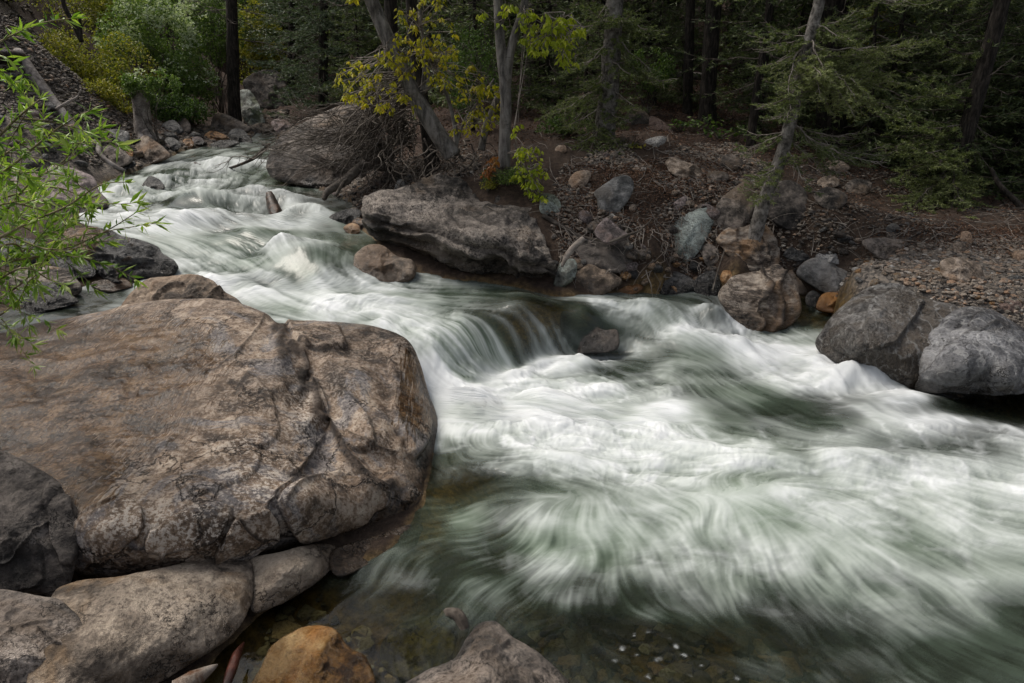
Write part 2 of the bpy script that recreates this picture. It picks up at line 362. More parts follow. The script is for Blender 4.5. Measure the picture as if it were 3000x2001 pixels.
FOAM = """600 315 .4;540 335 .35;450 360 .4;520 375 .75;480 395 .8;380 400 .45;300 415 .5;420 420 .8;600 400 .3;560 440 .25;680 430 .2;740 450 .15;260 440 .85;350 450 .85;480 450 .2;600 470 .65;
640 460 .75;720 500 .65;790 490 .3;220 485 .75;330 490 .75;440 490 .0;520 490 .5;600 500 .6;690 510 .65;450 515 .95;560 515 .9;300 530 .7;400 560 .4;500 560 .28;640 540 .2;750 550 .25;820 560 .2;450 590 .6;
420 600 .85;560 610 .35;650 600 .6;660 580 1;720 620 .1;700 650 .02;790 600 .3;500 650 .9;600 660 .95;760 660 .85;860 660 .75;650 710 .35;750 710 .8;850 700 .8;950 680 .45;1050 670 .3;1150 670 .1;1230 690 .05;
900 750 .75;960 790 .85;1000 760 .8;1080 730 .55;1150 720 .3;1200 725 .25;1250 710 .1;1320 740 .05;1380 760 .0;1050 820 .7;1100 800 .55;1180 790 .45;1250 780 .45;1300 780 .3;1020 880 1;
1080 920 1.1;1150 880 1.15;1250 850 1.1;1350 830 .95;1400 820 .85;1200 950 1.05;1350 900 .95;1450 900 .75;1500 950 .8;1300 960 .95;1080 980 .7;1250 1020 .9;1400 1020 .85;1550 1020 .85;1050 1020 .45;1100 1060 .35;
1200 1080 .5;1350 1080 .6;1500 1100 .8;1650 1060 .9;1750 1000 .6;1850 1080 .9;2000 1060 .8;2100 1100 .85;2250 1080 .75;2340 1120 .85;1550 880 .35;1600 860 .25;1480 840 .4;1700 900 .12;1800 930 .08;1650 950 .3;
1900 970 .2;2000 1000 .5;1550 800 .35;1600 820 .2;1450 800 .55;1300 690 .4;1380 700 .75;1450 720 .7;1550 690 .15;1600 700 .05;1500 745 .4;1560 770 .75;1640 760 1;1650 710 .9;1700 790 1.1;1780 810 1.1;1850 790 .4;
1850 740 .05;1870 845 1;1950 880 1;2050 920 1.05;2150 970 1;2300 1010 .75;2200 940 .0;2330 930 .0;2100 890 .3;2000 930 .45;1100 1150 .15;1150 1120 .2;1250 1150 .35;1330 1180 .25;1200 1200 .45;1450 1170 .5;1600 1150 .45;
1700 1130 .3;1720 1180 .4;1850 1150 .85;2000 1180 .85;2200 1200 .75;2340 1230 .75;1050 1200 .02;1050 1300 .12;1150 1280 .4;1250 1250 .3;1300 1310 .45;1400 1280 .3;1500 1280 .5;1600 1280 .55;1750 1280 .62;1900 1280 .62;
2100 1300 .62;2300 1330 .55;1000 1330 .3;1150 1340 .15;1300 1360 .3;1450 1370 .25;1600 1380 .35;1800 1380 .48;2000 1400 .45;2200 1420 .36;2340 1440 .2;1250 1420 0;1400 1430 0;1550 1450 .05;1700 1460 .12;1900 1480 .2;
2100 1500 .15;2300 1520 .1;1450 1520 .03;1700 1540 .1;1050 1420 .05;900 1400 .08;800 1450 .02;950 1540 0;700 1400 0;640 1520 0;100 720 .15;220 680 .3;60 745 .1;205 655 .75;1000 1150 0;1020 1060 .2;830 648 .8;900 655 .75;948 648 .6;1652 715 .95;1700 758 .95;1755 764 .6;1805 756 .3;1888 826 .85;1935 846 1;2000 860 1;2062 900 .9;565 725 .8;610 735 .6;1012 945 .7;745 470 .5;640 525 .85;600 515 .7;410 640 .7;350 440 .7;830 520 .15"""
CLEAR = """700 1400 1;640 1500 1;900 1480 1;1050 1480 .9;950 1400 .75;1250 1480 .9;1350 1430 .8;1480 1460 .85;1600 1500 .85;1750 1540 .7;1900 1560 .4;1200 1420 .7;1000 1120 .9;1015 1030 .6;1000 1200 .8;1060 1200 .15;1060 1320 .2;1150 1360 .15;1300 1380 .2;1500 1395 .25;
2250 925 .8;2340 930 .8;2130 900 .5;2200 990 0;1860 720 .8;1900 715 .8;1780 770 .1;100 740 .6;200 690 .5;40 755 .6;330 660 .5;1300 1250 0;1700 1200 0;2000 1300 0;1300 900 0;600 600 0;480 480 .1;400 400 .1;560 330 .3;750 450 .5;680 430 .35;
820 540 .5;730 640 .15;440 490 .35;1240 705 .9;1200 718 .7;1280 722 .8;1170 700 .4;1350 745 .35;1580 715 .35;1500 690 .2;1640 690 .3;1100 800 0;1000 700 0;2200 1500 .1;2340 1540 .15;1750 900 .15;800 700 0;2300 1100 0"""
AER = """1250 900 .9;1400 1000 1;1600 1050 1;1330 1150 .75;1250 1220 .6;1400 1200 .8;1720 1160 .95;1550 1200 .7;1330 1270 .6;1150 1160 .4;1120 1220 .35;1060 1100 .3;1060 1300 .08;1200 1370 .15;1350 1400 .1;1500 1380 .2;1700 1300 .6;1900 1200 .75;2100 1200 .7;
2300 1250 .6;2000 1350 .4;2300 1450 .2;1800 1450 .1;2100 1530 .05;1500 1500 .02;900 1400 .05;1700 900 .35;1600 850 .45;1850 930 .2;2050 990 .3;1900 850 .6;1500 720 .5;1550 690 .15;1200 700 .2;1100 780 .6;950 760 .7;800 700 .6;
600 620 .55;500 560 .55;720 620 .35;440 490 .35;600 400 .4;450 360 .35;700 450 .15;600 320 .25;250 440 .6;2250 930 0;100 730 .1"""
def pts3(s): return np.array([[float(a) for a in r.split()] for r in s.replace('\n', '').split(';')])
def field(s, P, pw=1.7):
    A = pts3(s); q = cast(A[:, 0], A[:, 1], WZ); return idw(P, q[:, :2], A[:, 2:3], pw)[:, 0]

# water sheet -------------------------------------------------------
wy = [1.9]
while wy[-1] < 22.5: wy.append(wy[-1] + .0018*wy[-1]**1.35)
wy = np.array(wy); nwr = len(wy); NWC = 1080
xl = np.full(nwr, 1e9); xr = np.full(nwr, -1e9)
dense = np.vstack([sp[i-1] + (sp[i]-sp[i-1])*np.linspace(0, 1, 60)[:, None] for i in range(len(sp))])
for i, y in enumerate(wy):
    mk = np.abs(dense[:, 1] - y) < .05 + .06*y/4
    if mk.any(): xl[i] = dense[mk, 0].min() - .5; xr[i] = dense[mk, 0].max() + .5
bad = xl > 1e8; ok = np.where(~bad)[0]
xl[bad] = np.interp(np.where(bad)[0], ok, xl[ok]); xr[bad] = np.interp(np.where(bad)[0], ok, xr[ok])
xr = np.minimum(xr, .95*wy + .6); xl = np.maximum(xl, -.95*wy - .6)
def mm(a, f, k=14):
    p = np.pad(a, k, mode='edge'); m_ = f(np.stack([p[i:i+len(a)] for i in range(2*k+1)]), axis=0)
    p = np.pad(m_, k, mode='edge'); return np.mean(np.stack([p[i:i+len(a)] for i in range(2*k+1)]), axis=0)
xl = mm(xl, np.min); xr = mm(xr, np.max)
WX = xl[:, None] + (xr-xl)[:, None]*np.linspace(0, 1, NWC)[None]; WY = np.repeat(wy[:, None], NWC, 1)
wpx = WX.ravel(); wpy = WY.ravel()
w_sd = SD(wpx, wpy)
act = w_sd > -.45
ax, ay = wpx[act], wpy[act]; aP = np.stack([ax, ay], 1)
TX = [np.random.default_rng(70+i).random((1024, 1024)).astype(np.float32) for i in range(4)]
def tex(k, x, y):
    xi = np.floor(x); yi = np.floor(y); fx = (x-xi).astype(np.float32); fy = (y-yi).astype(np.float32)
    i = xi.astype(np.int64) & 1023; j = yi.astype(np.int64) & 1023; i2 = (i+1) & 1023; j2 = (j+1) & 1023; T = TX[k]
    return (T[j, i]*(1-fx) + T[j, i2]*fx)*(1-fy) + (T[j2, i]*(1-fx) + T[j2, i2]*fx)*fy
CELL = (.0023, .0062, .018, .05)
def lic(steps, hscale):
    acc = [np.zeros(len(ax), np.float32) for _ in range(4)]; wsum = 0
    h = hscale*ay*(1 - .38*sstep(7.0, 6.0, ay)*sstep(.16, .05, WZ(ax, ay))*(1 - .55*sstep(1.2, 2.6, ax)))
    for sgn in (1, -1):
        x, y = ax.copy(), ay.copy()
        for s in range(steps):
            w = .5 + .5*math.cos(PI*s/steps); y = np.maximum(y, .5); ly = np.log(y)
            for k in range(4):
                if k > 1 and s % 2: continue
                acc[k] += w*tex(k, x/y/CELL[k] + 300, ly/CELL[k])*(2 if k > 1 else 1)
            wsum += w
            vx, vy = VX(x, y), VY(x, y); L = np.sqrt(vx*vx + vy*vy) + 1e-6
            x += sgn*h*vx/L; y += sgn*h*vy/L
    r = []
    for k in range(4):
        a = acc[k]/wsum; b = (a - a.mean())/ (a.std() + 1e-6); r.append(b)
    return r
l0, l1, l2, l3 = lic(26, .0027)
far = sstep(4.5, 9, ay)
streak = (l0*.30 + l1*.50 + l2*.52 + l3*.45)/1.0
wp_ = np.column_stack([ax, ay, np.zeros(len(ax))])
wq = wp_ + .12*np.column_stack([fbm(wp_*2.2, 3, 51), fbm(wp_*2.2 + 9, 3, 52), np.zeros(len(ax))])
turb = fbm(wq*3.2, 5, 44, .55)
lace = np.maximum(0, fbm(wq*np.array([4.2, 4.2, 0]) + 3, 4, 57, .6, True) - .30)
foam = field(FOAM, aP); clear = field(CLEAR, aP); aer = field(AER, aP)
foam = np.clip(foam, 0, 1.15)**1.55*(.96 - .22*far)*(1 - .22*sstep(4.5, 3.5, ay))*(1 - .34*sstep(.9, 2.2, ax)*sstep(5.6, 4.6, ay))
cpoly = np.array([(950, 772), (1010, 738), (1090, 712), (1180, 706), (1240, 712), (1345, 748), (1345, 800), (1200, 824), (1120, 852), (1080, 908), (1030, 890)], float)
cq = cast(cpoly[:, 0], cpoly[:, 1], WZ)[:, :2]; curt = np.where(in_poly(aP, cq), sstep(0, .12, seg_dist(aP, cq)), 0)
foam = foam*(1 - curt) + curt*np.clip(.16 + foam*.5, 0, .48)
mid = np.clip(1 - np.abs(foam - .45)*1.5, 0, 1); poolk = sstep(6.9, 5.9, ay)*(1 - curt)
ff = foam - .04 + streak*(.014 + (.066 + .055*far - .042*poolk)*mid) + l3*.05*poolk*mid + curt*(l0*.075 + l1*.075) + turb*(.52 + .30*far)*np.clip(foam*1.6, .12, 1)*(1 - .7*curt) + lace*(.72 - .4*far)*np.clip(foam*2, .1, 1)*(1 - curt)
bq_ = cast([1440, 1475, 1500, 1530, 1545, 1450, 1420, 1560, 1600, 1410, 1520, 1570, 1480, 1640, 1680], [1445, 1440, 1500, 1455, 1470, 1490, 1475, 1490, 1515, 1505, 1530, 1540, 1540, 1530, 1545], WZ)
for i_, b_ in enumerate(bq_):
    dx, dy = ax - b_[0] + .05*turb, ay - b_[1] + .04*fbm(wp_[:1], 1)[0] + .03*streak*.3; d_ = np.hypot(dx, dy*1.3); r_ = .016 + .016*((i_*7) % 5)/5
    ff = np.maximum(ff, .42*sstep(r_, r_*.3, d_)*np.clip(.6 + .4*streak, .1, 1))
ff = np.clip(ff, 0, 1)
aer = np.clip(aer + .10*streak + .3*turb, 0, 1)
BUMPS = """470 478 .75 .5 .16;590 455 .5 .3 .10;700 608 .5 .4 .14;660 578 .25 .2 .13;720 495 .4 .3 .08;380 415 .4 .3 .08;560 545 .5 .3 .07;440 515 .7 .2 .08;560 512 .6 .2 .08;1230 692 .4 .25 .05;1640 735 .16 .2 .16;1680 790 .35 .2 .10;1180 880 .6 .25 .09;
1330 840 .5 .2 .08;1060 930 .3 .25 .08;1960 872 .35 .16 .15;2080 925 .4 .16 .10;1870 842 .25 .15 .10;1540 905 .3 .3 .05;1560 790 .5 .2 .06;1500 715 .4 .25 .08;1240 1060 .5 .2 .04;1700 1050 .8 .2 .05;2000 1060 .7 .15 .05;1330 1160 .6 .4 .05;1720 1140 .5 .35 .05;
850 690 .5 .2 .06;780 650 .4 .2 .07;520 650 .5 .25 .06;620 665 .4 .2 .06;500 385 .7 .4 .10;420 400 .6 .3 .08;650 470 .35 .3 .09;300 440 .5 .3 .06"""
B = np.array([[float(a) for a in r.split()] for r in BUMPS.replace('\n', '').split(';')]); bq = cast(B[:, 0], B[:, 1], WZ)
az = WZ(ax, ay)
inn = sstep(-.05, .35, w_sd[act])
for b, q in zip(B, bq): az += inn*b[4]*(1.0 + .45*(q[1] > 7))*np.exp(-((ax-q[0])/b[2])**2 - ((ay-q[1])/b[3])**2)
amp = inn*(.25 + .75*np.clip(foam*1.4, 0, 1))*np.clip(ay/6, .5, 1.8)
az += amp*(.012*l3 + .006*l2 + .0016*l1) + inn*.085*turb*np.clip(foam*1.3, .05, 1)*np.clip(ay/6, .6, 1.6)
full = lambda a, d=0.0: (lambda f: (f.__setitem__(act, a), f)[1])(np.full(len(wpx), d))
WV = np.stack([wpx, wpy, full(az)], 1)
q = grid_quads(nwr, NWC)
gz = ground_z(wpx, wpy)
okv = act & (WV[:, 2] > gz - .06)
q = q[okv[q].any(1) & act[q].all(1)]
used = np.unique(q); remap = np.full(len(wpx), -1); remap[used] = np.arange(len(used))
m, g = new_mat('creek_water')
fo = g.attr('foam'); cl_ = g.attr('clear'); ae = g.attr('aer'); st = g.attr('streak')
body = g.ramp(ae, [(0, (.020, .026, .018)), (.3, (.055, .074, .055)), (.65, (.165, .208, .160)), (1, (.335, .385, .335))])
white = g.mix(g.step(st, -1.5, 1.8), (.52, .54, .55), (.68, .70, .71))
col = g.mix(fo, body, white)
rg = g.math('ADD', .20, g.math('MULTIPLY', g.step(fo, 0, .5), .5))
nrm = g.bump(g.noise(g.vec(rand=False), 26, 3, .6), .10, .01)
surf = g.pbr(col, rg, nrm, .38, IOR=1.33)
lw = g.n('ShaderNodeFresnel', {'IOR': 1.33, 'Normal': nrm}).outputs[0]
thru = g.n('ShaderNodeBsdfTransparent', {'Color': (.60, .60, .42, 1)}).outputs[0]
gl = g.n('ShaderNodeBsdfGlossy', {'Color': (1, 1, 1, 1), 'Roughness': .08, 'Normal': nrm}).outputs[0]
clr = g.n('ShaderNodeMixShader', {0: lw, 1: thru, 2: gl}).outputs[0]
k = g.math('MULTIPLY', cl_, g.math('SUBTRACT', 1.0, g.step(fo, .02, .6)), clamp=True)
g.out(g.n('ShaderNodeMixShader', {0: k, 1: surf, 2: clr}).outputs[0])
water = mesh_np('water', WV[used], remap[q], np.zeros((0, 3), int), m, None, None, True,
                {'foam': full(ff)[used], 'clear': full(clear)[used], 'aer': full(aer)[used], 'streak': full(streak)[used]})
water['kind'] = 'structure'
# ------------------------------------------------------------------ stone
def rock_mat(name, dark, base, light, speck=.5, scale=1.0, strata=None, stain=.5, rough=.75, warm=None, bumpk=1.0, veins=0.0):
    m, g = new_mat(name); v = g.vec(strata) if strata else g.vec(); dark = tuple(a*.65 for a in dark); light = tuple(min(1, a*1.3) for a in light)
    vv = g.vec()
    n1 = g.noise(v, 1.6*scale, 9, .66, .4); n2 = g.noise(v, 7*scale, 8, .7); n3 = g.noise(vv, 38*scale, 5, .75); n4 = g.noise(vv, .9*scale, 5, .6, .6)
    c = g.ramp(g.math('ADD', g.math('MULTIPLY', n1, .6), g.math('MULTIPLY', n2, .4)), [(.42, dark), (.49, base), (.56, light)])
    if warm: c = g.mix(g.step(n4, .5, .62), c, g.mix(.75, c, warm))
    pal = tuple(min(1, x*1.9 + .05) for x in light)
    sp_ = g.math('MULTIPLY', g.step(n3, .55, .68), g.step(n2, .42, .6))
    c = g.mix(g.math('MULTIPLY', sp_, speck), c, pal)
    st_ = g.math('MULTIPLY', g.step(g.noise(vv, 2.6*scale, 9, .72, .3), .54, .63), stain)
    c = g.mix(st_, c, g.mix(1.0, c, (.36, .34, .34), 'MULTIPLY'))
    fine = g.step(n3, .48, .40); c = g.mix(g.math('MULTIPLY', fine, .45), c, g.mix(1.0, c, (.45, .43, .42), 'MULTIPLY'))
    if veins:
        w = g.n('ShaderNodeTexWave', {'Vector': vv, 'Scale': 2.2*scale, 'Distortion': 14.0, 'Detail': 4.0, 'Detail Scale': 2.0}).outputs['Fac']
        c = g.mix(g.math('MULTIPLY', g.step(w, .88, .99), veins), c, (.42, .42, .41))
    fw = g.n('ShaderNodeVectorMath', {0: vv, 1: g.noise(vv, 3.0*scale, 5, .65, 0, 'Color')}, operation='ADD').outputs[0]
    fe = g.n('ShaderNodeTexVoronoi', {'Vector': fw, 'Scale': 1.5*scale}, feature='DISTANCE_TO_EDGE').outputs['Distance']
    fr_ = g.math('MULTIPLY', g.step(fe, .022, .004), g.step(g.noise(vv, 1.1*scale, 3, .6), .47, .56))
    c = g.mix(g.math('MULTIPLY', fr_, .85), c, g.mix(1.0, c, (.18, .165, .155), 'MULTIPLY'))
    cr = g.attr('crack'); c = g.mix(cr, c, g.mix(1.0, c, (.22, .20, .19), 'MULTIPLY'))
    pa = g.attr('pale'); c = g.mix(g.math('MULTIPLY', pa, g.step(n3, .38, .56)), c, pal)
    wet = g.math('MAXIMUM', g.attr('wet'), g.math('MULTIPLY', g.attr('film'), g.step(n2, .40, .50))); c = g.mix(wet, c, g.mix(1.0, c, (.30, .275, .25), 'MULTIPLY'))  # film darkens damp stone and carries the long boulder's painted overhang shade
    r = g.math('SUBTRACT', g.math('ADD', rough - .12, g.math('MULTIPLY', n3, .24)), g.math('MULTIPLY', wet, rough - .2))
    h = g.math('SUBTRACT', g.math('ADD', g.math('MULTIPLY', n2, 1.2), g.math('MULTIPLY', n3, .6)), g.math('MULTIPLY', fr_, .5))
    bstr = g.math('SUBTRACT', .95*bumpk, g.math('MULTIPLY', wet, .3*bumpk))
    nd = g.n('ShaderNodeBump', {'Height': h, 'Distance': .05/scale}); g.links.new(bstr, nd.inputs['Strength'])
    g.out(g.pbr(c, r, nd.outputs['Normal'], .45))
    return m
RM = {
 'brown': rock_mat('brown_sandstone', (.075, .055, .04), (.19, .14, .10), (.30, .23, .17), .6, 1, None, .7, .78, (.22, .13, .07)),
 'pale':  rock_mat('pale_sandstone', (.11, .085, .065), (.27, .215, .165), (.38, .31, .24), .35, 1.2, None, .5, .82, (.34, .21, .10)),
 'grey':  rock_mat('grey_limestone', (.055, .055, .055), (.14, .14, .135), (.25, .24, .23), .3, 1.3, None, .45, .75, (.15, .13, .11)),
 'grey2': rock_mat('grey_brown_stone', (.038, .032, .028), (.10, .084, .072), (.21, .175, .148), .35, 1.3, None, .5, .8, (.17, .12, .08)),
 'dark':  rock_mat('dark_schist', (.016, .017, .019), (.05, .05, .053), (.13, .125, .12), .5, 2.2, (1, 1, 3), .5, .42, None, 1.6, .25),
 'schist': rock_mat('rusty_black_schist', (.018, .018, .02), (.055, .054, .056), (.15, .145, .14), .5, 2.0, (1, 1, 2.5), .5, .45, (.30, .17, .07), 1.9, .2),
 'tan':   rock_mat('tan_stone', (.10, .075, .055), (.26, .20, .15), (.38, .31, .25), .3, 1.4, None, .4, .8, (.32, .2, .12)),
 'layer': rock_mat('layered_stone', (.07, .055, .045), (.20, .155, .12), (.34, .29, .24), .3, 1.3, (1.2, 1.2, 5), .4, .7, (.33, .19, .09)),
 'orange': rock_mat('orange_stone', (.12, .06, .025), (.34, .17, .06), (.46, .30, .17), .3, 1.5, None, .4, .6, (.42, .19, .05)),
 'purple': rock_mat('purplish_stone', (.075, .06, .057), (.17, .135, .13), (.27, .22, .21), .3, 1.3, None, .4, .78, (.2, .13, .1)),
 'shade': rock_mat('dark_and_shaded_stone', (.024, .020, .018), (.062, .052, .046), (.13, .11, .095), .35, 1.3, None, .5, .8, (.1, .07, .05)),  # grey2 darkened: dark stones, and painted tree shade on the brushy boulder
 'gold': rock_mat('golden_stone', (.16, .075, .02), (.46, .24, .06), (.62, .42, .20), .3, 1.6, None, .5, .5, (.5, .2, .04), 1.3),
 'mossy': rock_mat('lichen_green_stone', (.055, .055, .05), (.13, .135, .12), (.24, .27, .25), .3, 1.5, None, .6, .7, (.12, .14, .07)),
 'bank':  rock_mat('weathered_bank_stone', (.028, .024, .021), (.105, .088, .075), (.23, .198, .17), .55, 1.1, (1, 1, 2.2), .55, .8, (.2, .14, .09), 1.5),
}
def wetness(V, base=0.0):
    """a dark damp band where the stone meets the creek"""
    wz_ = WZ(V[:, 0], V[:, 1]); sd_ = SD(V[:, 0], V[:, 1])
    h = V[:, 2] - wz_ + .05*vnoise(V*5, 3) + .02*vnoise(V*22, 5)
    k = sstep(.20, .05, h)*sstep(-1.1, -.5, sd_)*((V[:, 1] < 23) & (V[:, 0] > -12) & (V[:, 0] < 8.5))
    return np.maximum(k, base)
N_ROCK = [0]
def rock(label, poly, mat, name='boulder', cat='boulder', Y=None, thick=.75, seed=None, facets=None, rough=1.0, tilt=.45, sink=.22, ctrl=None,
         cracks=(), res=1.0, group=None, layers=0.0, wet=0.0, back=.8, pale=(), film=(), roll=.04, top=None, prof=2.3, chips=(), foot=None, shift=0.0, sharp=False):
    N_ROCK[0] += 1; seed = seed or N_ROCK[0]*7 + 1; rs = np.random.default_rng(seed)
    poly = np.asarray(poly, float)
    S = smooth_poly(poly, 8) if not sharp else smooth_poly(poly, 3)
    x, y = S[:, 0], S[:, 1]; x2, y2 = np.roll(x, -1), np.roll(y, -1); cr = x*y2 - x2*y; A = cr.sum()/2
    c = np.array([((x+x2)*cr).sum()/(6*A), ((y+y2)*cr).sum()/(6*A)])
    d = S - c; th = np.arctan2(d[:, 1], d[:, 0]); r = np.hypot(d[:, 0], d[:, 1]); o = np.argsort(th); th, r = th[o], r[o]
    per = np.hypot(x2-x, y2-y).sum(); Rm = r.mean()
    nth = int(np.clip(per/3.6*res, 48, 900)); nr = int(np.clip(Rm/3.4*res, 14, 230))
    T = np.linspace(-PI, PI, nth, endpoint=False)
    R = np.interp(T, np.concatenate([th - 2*PI, th, th + 2*PI]), np.tile(r, 3))
    R = R*(1 + sink*np.maximum(0, np.sin(T))**1.5)
    rho = np.linspace(0, 1, nr+1)[1:]; rho = 1 - (1-rho)**1.25
    PX = c[0] + rho[:, None]*R*np.cos(T); PY = c[1] + rho[:, None]*R*np.sin(T)
    U = (rho[:, None]*np.cos(T)); V = -(rho[:, None]*np.sin(T)); RH = np.repeat(rho[:, None], nth, 1)
    pr = (1 - np.minimum(RH, 1)**prof)**(1/prof)
    if ctrl is None:
        if Y is None:
            fx, fy = foot if foot else (c[0], S[:, 1].max() - .06*(S[:, 1].max()-S[:, 1].min()))
            q = cast(fx, fy, surf_z)[0]; Yb = q[1]
        else: Yb = Y
        dd = ray(c[0], S[:, 1].max()); rm = Rm*Yb/dd[1]/F
        t0 = Yb/dd[1] + rm*(thick*.45 + shift)
        w = pr*thick
        fs = list(facets) if facets is not None else [(rs.uniform(.35, .6), rs.uniform(-.6, .6), -rs.uniform(.6, 1.1))]
        for _ in range(7): fs.append((rs.uniform(.55, .85), rs.uniform(-1.0, 1.0), rs.uniform(-.8, .8)))
        for (a0, bu, bv) in fs:
            pl = thick*(a0 + bu*U + bv*V)*1.25; k = .022*thick
            h = np.clip(.5 + .5*(pl - w)/k, 0, 1); w = pl*(1-h) + w*h - k*h*(1-h)
        w = np.maximum(w, pr*thick*.42)
        tt = t0 + rm*(tilt*V - w)
        tb = t0 + rm*(tilt*V + back*thick*pr)
        tc_f = t0 - rm*(w[0].mean()); tc_b = t0 + rm*back*thick
    else:
        C = np.asarray(ctrl, float); dd = ray(C[:, 0], C[:, 1]); ct = C[:, 2]/dd[:, 1]
        f = TPS(C[:, :2]/500, 1/ct, .0005)
        tt = 1/f(np.stack([PX.ravel(), PY.ravel()], 1)/500); tt = tt.reshape(PX.shape); tc_f = 1/f(c[None]/500)[0]
        rm = Rm*tc_f/F; tt = tt + roll*rm*(1 - np.sqrt(np.maximum(0, 1 - RH**14)))
        tb = tt + back*rm*pr; tc_b = tb[0].mean()
    FV = at_t(PX, PY, tt).reshape(-1, 3); BV = at_t(PX[:-1], PY[:-1], tb[:-1]).reshape(-1, 3)[::1]
    cf = at_t(c[0], c[1], tc_f); cb = at_t(c[0], c[1], tc_b)
    Vt = np.vstack([cf[None], FV, BV[np.arange((nr-1)*nth)].reshape(nr-1, nth, 3)[::-1].reshape(-1, 3), cb[None]])
    nrow = 2*nr - 1
    i = 1 + np.arange(nrow-1)[:, None]*nth; j = np.arange(nth)[None]; k = (j+1) % nth
    Q = np.stack([i+j, i+nth+j, i+nth+k, i+k], -1).reshape(-1, 4)
    jj = np.arange(nth); kk = (jj+1) % nth; last = 1 + (nrow-1)*nth
    TT = np.vstack([np.stack([np.zeros(nth, int), 1+jj, 1+kk], 1), np.stack([last+kk, last+jj, np.full(nth, len(Vt)-1)], 1)])
    # normals for the weathering
    nv = np.zeros_like(Vt); fn = np.cross(Vt[Q[:, 2]]-Vt[Q[:, 0]], Vt[Q[:, 3]]-Vt[Q[:, 1]])
    for a in range(4): np.add.at(nv, Q[:, a], fn)
    nv[0] = nv[1:1+nth].sum(0); nv[-1] = nv[last:last+nth].sum(0)
    nv /= np.linalg.norm(nv, axis=1)[:, None] + 1e-12
    s = 1/max(rm, .05); off = rs.uniform(-40, 40, 3)
    sm = min(rm, .45)
    p = Vt*s + off
    disp = rough*(.085*fbm(p*1.5, 3, seed)*rm + .050*fbm(p*4.2, 4, seed+3, .6)*sm - .07*np.maximum(0, fbm(p*1.9, 4, seed+5, .6, True)-.30)*rm)
    disp += rough*.016*fbm(Vt*13 + off, 4, seed+9, .65)*min(1, rm/.35)
    if layers:
        lz = Vt @ (np.array([.12, .2, 1.0]) if top is None else np.asarray(top, float)); ln = lz*7 + .9*fbm(Vt*1.3 + off, 3, seed+11)
        fr = ln - np.floor(ln); disp += layers*(sstep(0, .18, fr)*(1 - fr)*1.4 - .4)
    edge = np.ones(len(Vt)); nf = 1 + nr*nth
    rr = np.concatenate([[0], RH.ravel()]); edge[:nf] = 1 - .75*sstep(.93, 1.0, rr); edge[nf:] = .25
    ck = np.zeros(len(Vt)); pl_ = np.zeros(len(Vt))
    fp = np.concatenate([c[None], np.stack([PX.ravel(), PY.ravel()], 1)])
    for cc in cracks:
        line, wd_, dp = cc[0], cc[1], cc[2]
        L = smooth_poly(line, 6, False); L = L + np.stack([vnoise(np.column_stack([L*.05, np.zeros(len(L))]), seed+1), vnoise(np.column_stack([L*.05, np.ones(len(L))*9]), seed+2)], 1)*wd_*1.4
        ds = seg_dist(fp, L, False) ; kf = np.exp(-(ds/wd_)**2); disp[:nf] -= dp*kf; ck[:nf] = np.maximum(ck[:nf], sstep(.45, .95, kf)*min(1, dp/.018))
    for (x0, y0, rx, ry, a) in pale:
        pl_[:nf] = np.maximum(pl_[:nf], a*np.exp(-((fp[:, 0]-x0)/rx)**2 - ((fp[:, 1]-y0)/ry)**2))
    for (cp, dp, bev) in chips:
        cp = np.asarray(cp, float); cpl = smooth_poly(cp, 5); cpl = cpl + np.stack([vnoise(np.column_stack([cpl*.04, np.zeros(len(cpl))]), seed+4), vnoise(np.column_stack([cpl*.04, np.ones(len(cpl))*5]), seed+6)], 1)*7
        ii_ = in_poly(fp, cpl); ds = seg_dist(fp, cpl); disp[:nf] -= np.where(ii_, 1.25*dp*sstep(0, bev*.45, ds), 0); ck[:nf] = np.maximum(ck[:nf], np.where(ds < 2.2, .55, 0))
    fm = np.zeros(len(Vt))
    for (x0, y0, rx, ry, a) in film:
        fm[:nf] = np.maximum(fm[:nf], a*np.exp(-(((fp[:, 0]-x0)/rx)**2 + ((fp[:, 1]-y0)/ry)**2)**2))
    Vt = Vt + nv*(disp*edge)[:, None]
    wv = wetness(Vt, wet)
    org = np.array([Vt[:, 0].mean(), Vt[:, 1].mean(), Vt[:, 2].min()])
    ob = mesh_np(name, Vt, Q, TT, RM[mat] if isinstance(mat, str) else mat, None, org, True, {'wet': wv, 'crack': ck, 'pale': pl_, 'film': fm})
    return tag(ob, label, cat, group)

